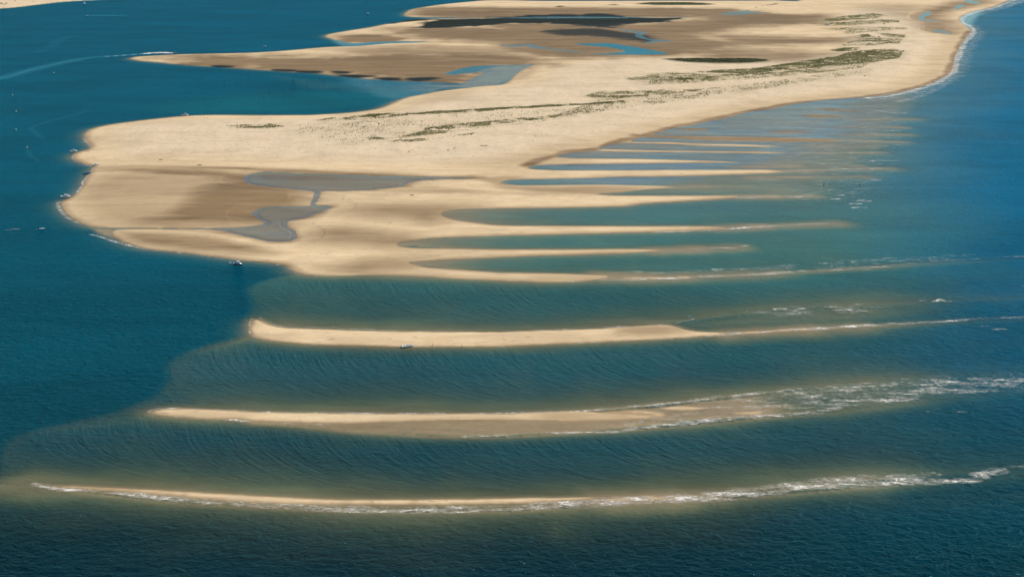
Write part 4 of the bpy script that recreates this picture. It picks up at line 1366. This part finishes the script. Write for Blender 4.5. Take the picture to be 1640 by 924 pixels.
# anchor line from the beached boat to the sand
bm = bmesh.new()
a = gp(659.5, 553.6, .9); a.z = .95
c = on_ground(667.5, 550.6)
mid = (a + c) / 2; mid.z -= .1
tube(bm, [a, mid, c + Vector((0, 0, .02))], .05, 5)
tag(bm_obj('anchor_rope', bm, M_ROPE), 'thin rope running from the beached open boat onto the sandbar', 'rope')

# ------------------------------------------------------------------ people
def skin_mesh(name, joints, edges, mat, parent=None, subdiv=1):
    me = bpy.data.meshes.new(name + '_cage')
    me.from_pydata([j[0] for j in joints], edges, [])
    ob = bpy.data.objects.new(name + '_cage', me)
    COL.objects.link(ob)
    md = ob.modifiers.new('skin', 'SKIN')
    md.use_smooth_shade = True
    for i, j in enumerate(joints):
        v = me.skin_vertices[0].data[i]
        r = j[1]
        v.radius = r if isinstance(r, tuple) else (r, r)
        v.use_root = (i == 0)
    sb = ob.modifiers.new('sub', 'SUBSURF')
    sb.levels = sb.render_levels = subdiv
    dg = bpy.context.evaluated_depsgraph_get()
    out = bpy.data.meshes.new_from_object(ob.evaluated_get(dg))
    out.name = name
    bpy.data.objects.remove(ob)
    bpy.data.meshes.remove(me)
    return new_obj(name, out, mat, parent)


def person(loc, rz, label, pose='stand', top=None, bottom=None, group=None, scale=1.0):
    if pose == 'stand':
        J = [((0, 0, .95), (.15, .11)), ((0, .01, 1.15), (.13, .09)), ((0, 0, 1.38), (.17, .10)), ((0, 0, 1.50), .06), ((0, .01, 1.58), .075), ((0, .015, 1.68), .095), ((0, .01, 1.74), .07),
             ((.19, 0, 1.41), .055), ((.25, .03, 1.15), .042), ((.27, -.06, .90), .032), ((.27, -.09, .80), .035),
             ((-.19, 0, 1.41), .055), ((-.26, .02, 1.15), .042), ((-.25, -.08, .92), .032), ((-.25, -.11, .82), .035),
             ((.10, 0, .86), .09), ((.11, -.02, .50), .062), ((.11, .02, .10), .042), ((.12, -.15, .03), .035),
             ((-.10, 0, .86), .09), ((-.12, .03, .50), .062), ((-.13, .08, .10), .042), ((-.14, -.08, .03), .035)]
    else:
        J = [((0, 0, .14), (.16, .12)), ((0, .06, .36), (.13, .10)), ((0, .05, .60), (.17, .10)), ((0, .02, .72), .06), ((0, .0, .80), .075), ((0, -.01, .90), .095), ((0, 0, .96), .07),
             ((.19, .05, .62), .055), ((.27, .16, .38), .042), ((.26, .22, .12), .032), ((.27, .20, .04), .035),
             ((-.19, .05, .62), .055), ((-.27, .10, .38), .042), ((-.20, -.15, .40), .032), ((-.16, -.24, .44), .035),
             ((.11, -.06, .13), .09), ((.14, -.38, .44), .062), ((.14, -.62, .10), .042), ((.14, -.76, .04), .035),
             ((-.11, -.06, .13), .09), ((-.15, -.40, .42), .062), ((-.15, -.66, .09), .042), ((-.15, -.80, .04), .035)]
    Ed = [(0, 1), (1, 2), (2, 3), (3, 4), (4, 5), (5, 6), (2, 7), (7, 8), (8, 9), (9, 10), (2, 11), (11, 12), (12, 13), (13, 14),
          (0, 15), (15, 16), (16, 17), (17, 18), (0, 19), (19, 20), (20, 21), (21, 22)]
    body = skin_mesh('person', J, Ed, M_SKIN)
    body.location = loc
    body.rotation_euler = (0, 0, rz)
    body.scale = (scale,) * 3
    tag(body, label, 'person', group)
    hp, hp1 = Vector(J[5][0]), Vector(J[6][0])
    bm = bmesh.new()
    bmesh.ops.create_icosphere(bm, subdivisions=2, radius=.105, matrix=Matrix.Translation(hp1 + Vector((0, .025, -.01))) @ Matrix.Diagonal((.95, 1.0, .72, 1)))
    bm_obj('hair', bm, M_HAIR, body, True)
    if bottom:
        Jb = [(J[0][0], (.165, .125))] + [(J[k][0], .105) for k in (15, 19)] + [(tuple(Vector(J[15][0]).lerp(Vector(J[16][0]), .45)), .092), (tuple(Vector(J[19][0]).lerp(Vector(J[20][0]), .45)), .092)]
        skin_mesh('shorts', Jb, [(0, 1), (0, 2), (1, 3), (2, 4)], bottom, body)
    if top:
        Jt = [(J[1][0], (.145, .105)), (J[2][0], (.185, .115)), (J[7][0], .072), (J[11][0], .072), (tuple(Vector(J[7][0]).lerp(Vector(J[8][0]), .6)), .062), (tuple(Vector(J[11][0]).lerp(Vector(J[12][0]), .6)), .062), (J[0][0], (.16, .12))]
        skin_mesh('shirt', Jt, [(0, 1), (1, 2), (1, 3), (2, 4), (3, 5), (0, 6)], top, body)
    return body


person(on_ground(693.4, 554.2), 0.6, 'person in dark swimwear walking on the wide sandbar between the boat and the wader', 'stand', None, M_RED, 'people on the sand')
person(on_ground(739.6, 556.2), -.3, 'person in white shirt and dark shorts standing at the wide sandbar water edge', 'stand', M_SHIRT, M_NAVY, 'people on the sand')
person(on_ground(139.6, 243.8), 1.2, 'person in dark clothes standing nearest the white cruiser on the left point', 'stand', M_NAVY, M_NAVY, 'people on the sand')
person(on_ground(143.6, 242.9), -1.5, 'tanned person in dark shorts standing farther up the left point', 'stand', None, M_NAVY, 'people on the sand')
person(on_ground(326.6, 190.4), .4, 'person in dark clothes sitting leftmost in the group right of the cream boat', 'sit', M_NAVY, M_NAVY, 'people on the sand')
person(on_ground(330.0, 190.4), -.5, 'person in white shirt sitting in the middle of the group behind the cream boat', 'sit', M_SHIRT, M_NAVY, 'people on the sand')
person(on_ground(332.6, 190.4), .9, 'person in dark red sitting at the right of the group on the far sand edge', 'sit', M_RED, M_NAVY, 'people on the sand')


def towel(px, py, rz, mat, label):
    bm = bmesh.new()
    n = 6
    vs = [[bm.verts.new(((i / n - .5) * 1.9, (j / 3 - .5) * 1.0, .05 + .05 * random.random())) for j in range(4)] for i in range(n + 1)]
    for i in range(n):
        for j in range(3):
            bm.faces.new((vs[i][j], vs[i + 1][j], vs[i + 1][j + 1], vs[i][j + 1]))
    o = bm_obj('beach_towel', bm, mat, None, True)
    o.location = on_ground(px, py)
    o.rotation_euler = (0, 0, rz)
    md = o.modifiers.new('thick', 'SOLIDIFY'); md.thickness = .03
    tag(o, label, 'towel')


towel(141.6, 243.8, .1, M_TOWEL, 'dark towel spread between the two standing people on the left point')
towel(328.4, 190.8, .3, M_TOWEL2, 'pale towel spread beside the sitting group on the far sand edge')

# ------------------------------------------------------------------ buoys, marker posts, stakes
def buoy(px, py, label):
    o = empty('mooring_buoy', gp(px, py), 0, label, 'buoy', 'yellow mooring buoys on the lagoon')
    bm = bmesh.new()
    bmesh.ops.create_uvsphere(bm, u_segments=14, v_segments=9, radius=.75, matrix=Matrix.Translation((0, 0, .25)) @ Matrix.Diagonal((1, 1, .85, 1)))
    bm_obj('float', bm, M_BUOY, o, True)
    bm = bmesh.new()
    tube(bm, [(0, 0, .8), (0, 0, 1.15)], .09, 8)
    bmesh.ops.create_cone(bm, cap_ends=True, segments=10, radius1=.2, radius2=.2, depth=.08, matrix=Matrix.Translation((0, 0, 1.18)))
    bm_obj('mooring_eye', bm, M_STEEL, o)


buoy(86.5, 117.2, 'yellow buoy floating just below the long curved wake, apart from the others')
buoy(20, 152.8, 'farthest yellow buoy of the row of four by the left edge')
buoy(25.6, 178.7, 'second yellow buoy down the row of four by the left edge')
buoy(25.6, 208.2, 'third yellow buoy down the row of four by the left edge')
buoy(43.2, 236.6, 'nearest yellow buoy of the row, level with the white cruiser at the point')


def marker_post(px, py, h, lean, label, ball):
    p = gp(px, py)
    bed = height_at(p.x, p.y)
    o = empty('marker_post', (p.x, p.y, 0), 0, label, 'marker post', 'marker posts in the surf')
    o.rotation_euler = (0, lean, 0)
    bm = bmesh.new()
    tube(bm, [(0, 0, bed - .5), (0, 0, h)], .26, 8, .18)
    bm_obj('post', bm, M_WOOD, o)
    bm = bmesh.new()
    if ball:
        bmesh.ops.create_uvsphere(bm, u_segments=10, v_segments=7, radius=.48, matrix=Matrix.Translation((0, 0, h)))
    else:
        bmesh.ops.create_cone(bm, cap_ends=True, segments=10, radius1=.42, radius2=.1, depth=.9, matrix=Matrix.Translation((0, 0, h + .3)))
    bm_obj('topmark', bm, M_WOOD, o, True)
    bm = bmesh.new()
    bmesh.ops.create_cone(bm, cap_ends=True, segments=10, radius1=.6, radius2=.5, depth=.5, matrix=Matrix.Translation((0, 0, .1)))
    bm_obj('collar', bm, M_WOOD, o)


marker_post(1319.5, 297, 2.2, .02, 'taller dark marker post standing in the shallows, left of the pair', False)
marker_post(1377, 297.2, 1.5, -.04, 'shorter dark marker post with a round top, right of the pair', True)

stake_me = None
cnt = 0
clusters = [((262, 300), (112, 130), 12), ((310, 372), (110, 132), 22), ((355, 400), (118, 140), 12), ((395, 470), (112, 134), 16), ((440, 480), (122, 135), 12),
            ((415, 450), (148, 158), 9), ((440, 500), (140, 160), 12), ((500, 520), (130, 141), 8), ((560, 640), (128, 148), 18), ((470, 560), (128, 150), 12), ((280, 460), (105, 175), 18)]
for (xa, xb), (ya, yb), n in clusters:
    for i in range(n):
        px, py = random.uniform(xa, xb), random.uniform(ya, yb)
        p = gp(px, py)
        if height_at(p.x, p.y) > -.05:
            continue
        if stake_me is None:
            bm = bmesh.new()
            tube(bm, [(0, 0, -1), (.03, .02, 1.2), (0, .05, 2.6), (.06, .03, 3.6)], .14, 6, .09)
            o = bm_obj('oyster_stake', bm, M_WOOD)
            stake_me = o
        else:
            o = stake_me.copy()
            COL.objects.link(o)
        o.location = p
        o.rotation_euler = (random.uniform(-.06, .06), random.uniform(-.06, .06), random.uniform(0, 6.2))
        o.scale = (1, 1, random.uniform(.7, 1.15))
        tag(o, 'thin dark wooden stake standing in the blue lagoon between two sand spits', 'stake', 'wooden stakes in the lagoon')

# ------------------------------------------------------------------ dune grass, shrubs, hut, driftwood
def in_poly(px, py, poly):
    c = False
    n = len(poly)
    j = n - 1
    for i in range(n):
        xi, yi = poly[i]; xj, yj = poly[j]
        if (yi > py) != (yj > py) and px < (xj - xi) * (py - yi) / (yj - yi) + xi:
            c = not c
        j = i
    return c


def tuft_mesh(name, spots, mat):
    V, F = [], []
    for (x, y, z, r, h) in spots:
        nb = 9
        for k in range(nb):
            a = random.uniform(0, 6.283)
            d = random.uniform(0, .75) * r
            bx, by = x + math.cos(a) * d, y + math.sin(a) * d
            a2 = random.uniform(0, 6.283)
            w = random.uniform(.16, .34) * r
            lean = random.uniform(.1, .7) * r
            hh = h * random.uniform(.6, 1.15)
            i = len(V)
            V += [(bx - math.sin(a2) * w, by + math.cos(a2) * w, z - .1), (bx + math.sin(a2) * w, by - math.cos(a2) * w, z - .1),
                  (bx + math.cos(a2) * lean * .6 + math.sin(a2) * w * .6, by + math.sin(a2) * lean * .6 - math.cos(a2) * w * .6, z + hh * .7),
                  (bx + math.cos(a2) * lean, by + math.sin(a2) * lean, z + hh)]
            F += [(i, i + 1, i + 2), (i, i + 2, i + 3)]
    me = bpy.data.meshes.new(name)
    me.from_pydata(V, [], F)
    return new_obj(name, me, mat, None, False)


spots = []
for poly, n, lit in GRASS:
    xs, ys = [p[0] for p in poly], [p[1] for p in poly]
    got = tries = 0
    n = int(n * 1.5)
    while got < n and tries < n * 40:
        tries += 1
        px, py = random.uniform(min(xs), max(xs)), random.uniform(min(ys), max(ys))
        if not in_poly(px, py, poly):
            continue
        p = gp(px, py)
        cl = float(fbm(np.array([p.x / 16]), np.array([p.y / 20]), 33, 3)[0])
        if cl < (.53 - .16 * lit) and random.random() > .08:
            continue
        z = height_at(p.x, p.y)
        if z < .3:
            continue
        r = random.uniform(.5, 1.25) * (1.1 if lit > .6 else .85 if lit > .15 else .6)
        spots.append((p.x, p.y, z, r, random.uniform(.45, 1.0)))
        got += 1
g = tuft_mesh('dune_grass', spots, M_GRASS)
g['kind'] = 'stuff'
tag(g, 'olive marram grass growing in tufts over the dune crest of the sandbank', 'grass')

spots = []
for poly, n in (([(1066,98.4),(1085,96.6),(1130,96.2),(1200,96.6),(1226,98.8),(1231,101),(1200,104.2),(1150,104.8),(1100,102.4)], 1500),
                ([(1017,7.6),(1040,5.4),(1100,5),(1146,8),(1120,9.8),(1050,9.4)], 700)):
    xs, ys = [p[0] for p in poly], [p[1] for p in poly]
    k = 0
    while k < n:
        px, py = random.uniform(min(xs), max(xs)), random.uniform(min(ys), max(ys))
        if in_poly(px, py, poly):
            p = gp(px, py)
            spots.append((p.x, p.y, height_at(p.x, p.y), random.uniform(.8, 1.6), random.uniform(.3, .6)))
            k += 1
g = tuft_mesh('salt_marsh_grass', spots, M_SHRUB)
g['kind'] = 'stuff'
tag(g, 'dark green salt marsh growing in flat lens shaped patches on the sand', 'marsh grass')


def shrub(px, py, r, h, label, group):
    p = on_ground(px, py)
    o = empty('shrub', p, random.uniform(0, 6), label, 'shrub', group)
    V, F = [], []
    for k in range(130):
        a, b_ = random.uniform(0, 6.283), math.acos(random.uniform(0, 1))
        rr = random.uniform(.45, 1.0) * (1 + .25 * math.sin(3 * a + px))
        c = Vector((math.cos(a) * math.sin(b_) * r * rr, math.sin(a) * math.sin(b_) * r * rr * .8, .1 + math.cos(b_) * h * rr))
        u = Vector((random.gauss(0, 1), random.gauss(0, 1), random.gauss(0, 1))).normalized()
        v = u.orthogonal().normalized()
        s = random.uniform(.18, .36)
        i = len(V)
        V += [c - u * s, c + v * s * .6, c + u * s, c - v * s * .6]
        F += [(i, i + 1, i + 2, i + 3)]
    me = bpy.data.meshes.new('crown')
    me.from_pydata(V, [], F)
    new_obj('crown', me, M_SHRUB, o, False)
    bm = bmesh.new()
    for q in range(3):
        a = q * 2.1
        tube(bm, [(0, 0, -.2), (math.cos(a) * r * .25, math.sin(a) * r * .25, h * .35), (math.cos(a) * r * .5, math.sin(a) * r * .5, h * .7)], .09, 5, .03)
    bm_obj('stem', bm, M_DRIFT, o)


G = 'dark shrubs on the dunes'
for px, py, r, h, lab in [
    (1341, 37, 1.8, 1.6, 'small dark shrub right of the white hut, first of two'), (1350.5, 38, 2.6, 2.2, 'larger round dark shrub right of the white hut'),
    (1416, 38.8, 2.2, 1.8, 'dark shrub near the right end of the upper grass strip'), (1437, 36.5, 3.4, 2.2, 'broad shrub at the right tip of the upper grass strip'),
    (1393.4, 58.6, 1.6, 1.4, 'single dark shrub on bare sand between the grass strips'), (1401, 62.6, 1.8, 1.4, 'left shrub of a dark pair in the middle dunes'),
    (1407, 60.8, 2.2, 1.6, 'right shrub of a dark pair in the middle dunes'), (1400, 86.6, 2.6, 1.4, 'dark shrub among the grass at the dune foot'),
    (1420, 84.6, 3.0, 1.4, 'reddish dark shrub near the right end of the broad grass belt'), (582.5, 203.6, 1.6, 1.2, 'isolated dark shrub on pale sand below the left grass clump'),
    (607, 199, 1.0, .9, 'tiny dark shrub below the left grass clump'), (1097, 130.5, 2.4, 1.5, 'dark shrub crowning the oval grass mound'),
    (1384.5, 122.4, 1.1, 1.0, 'lone dark shrub on the open sand below the broad grass belt')]:
    shrub(px, py, r, h, lab, G)
G = 'shrubs on the far beach'
for px, py, r, h, lab in [(0.5, 6.6, 4.2, 4.5, 'tallest dark shrub on the far beach at the picture corner'), (3.2, 6.0, 3.0, 2.6, 'dark shrub just right of the corner on the far beach'),
                          (5.6, 7.2, 2.2, 1.8, 'lowest dark shrub in the far beach cluster'), (8.6, 7.0, 2.4, 2.2, 'dark shrub near the right of the far beach cluster'),
                          (10.6, 5.6, 2.8, 2.6, 'dark shrub at the right end of the far beach cluster'), (24.4, 1.6, 2.0, 2.2, 'lone dark shrub at the top edge of the far beach'),
                          (53.4, 2.6, 1.8, 1.4, 'lone low shrub on the far beach nearest the water')]:
    shrub(px, py, r, h, lab, G)

# hut in the dunes
hut = empty('beach_hut', on_ground(1326, 41.2), math.radians(20), 'small white hut with slate roof at the left end of the upper dune grass', 'hut')
bm = bmesh.new(); box(bm, (0, 0, 1.1), (4.2, 3.2, 2.6)); bm_obj('wall', bm, M_WALL, hut)
bm = bmesh.new()
loft(bm, [[(-2.4, -1.9, 2.3), (2.4, -1.9, 2.3), (2.4, 0, 3.5), (-2.4, 0, 3.5)], [(-2.4, -1.9, 2.42), (2.4, -1.9, 2.42), (2.4, 0, 3.62), (-2.4, 0, 3.62)]])
loft(bm, [[(-2.4, 1.9, 2.3), (2.4, 1.9, 2.3), (2.4, 0.01, 3.5), (-2.4, 0.01, 3.5)], [(-2.4, 1.9, 2.42), (2.4, 1.9, 2.42), (2.4, 0.01, 3.62), (-2.4, 0.01, 3.62)]])
bm_obj('roof', bm, M_ROOF, hut)
bm = bmesh.new(); loft(bm, [[(-2.08, -1.6, 2.38), (-2.08, 1.6, 2.38), (-2.08, 0, 3.45)], [(2.08, -1.6, 2.38), (2.08, 1.6, 2.38), (2.08, 0, 3.45)]]); bm_obj('gable', bm, M_WALL, hut)
bm = bmesh.new(); box(bm, (.6, -1.62, .85), (.9, .05, 1.9)); bm_obj('door', bm, M_BRIGHTBLUE, hut)
bm = bmesh.new(); box(bm, (-1.0, -1.62, 1.4), (.8, .05, .7)); bm_obj('window', bm, M_GLASS, hut)


def driftwood(px, py, L, rz, label):
    bm = bmesh.new()
    pts = [(-L / 2 + L * k / 5, random.uniform(-.12, .12) * L * .3, .25 + random.uniform(-.05, .12)) for k in range(6)]
    tube(bm, pts, .38, 8, .2)
    tube(bm, [pts[3], (pts[3][0] + .5, pts[3][1] + .8, .7)], .16, 6, .06)
    tube(bm, [pts[1], (pts[1][0] - .3, pts[1][1] - .7, .6)], .15, 6, .06)
    o = bm_obj('driftwood_log', bm, M_DRIFT, None, True)
    o.location = on_ground(px, py)
    o.rotation_euler = (0, 0, rz)
    tag(o, label, 'driftwood', 'driftwood on the beach')


driftwood(772.5, 233.8, 3.4, .05, 'left of two dark logs lying end to end on the open beach')
driftwood(778.5, 233.6, 2.8, -.1, 'right of two dark logs lying end to end on the open beach')
driftwood(718, 240.8, 2.6, .15, 'dark driftwood log on the beach below and left of the log pair')
driftwood(728, 237.6, 2.4, .1, 'dark driftwood log nearest left of the log pair')
driftwood(655, 243.6, 1.4, .6, 'small lone dark driftwood log on the open lower beach')
driftwood(257.5, 256, 3.0, .1, 'dark driftwood log on the left part of the sandbank near the wet flat')
driftwood(320, 265, 4.0, -.1, 'long dark driftwood at the lower rim of the dry sand')
driftwood(660, 313.4, 3.0, .1, 'driftwood piece on the pale sand between pool and bars')
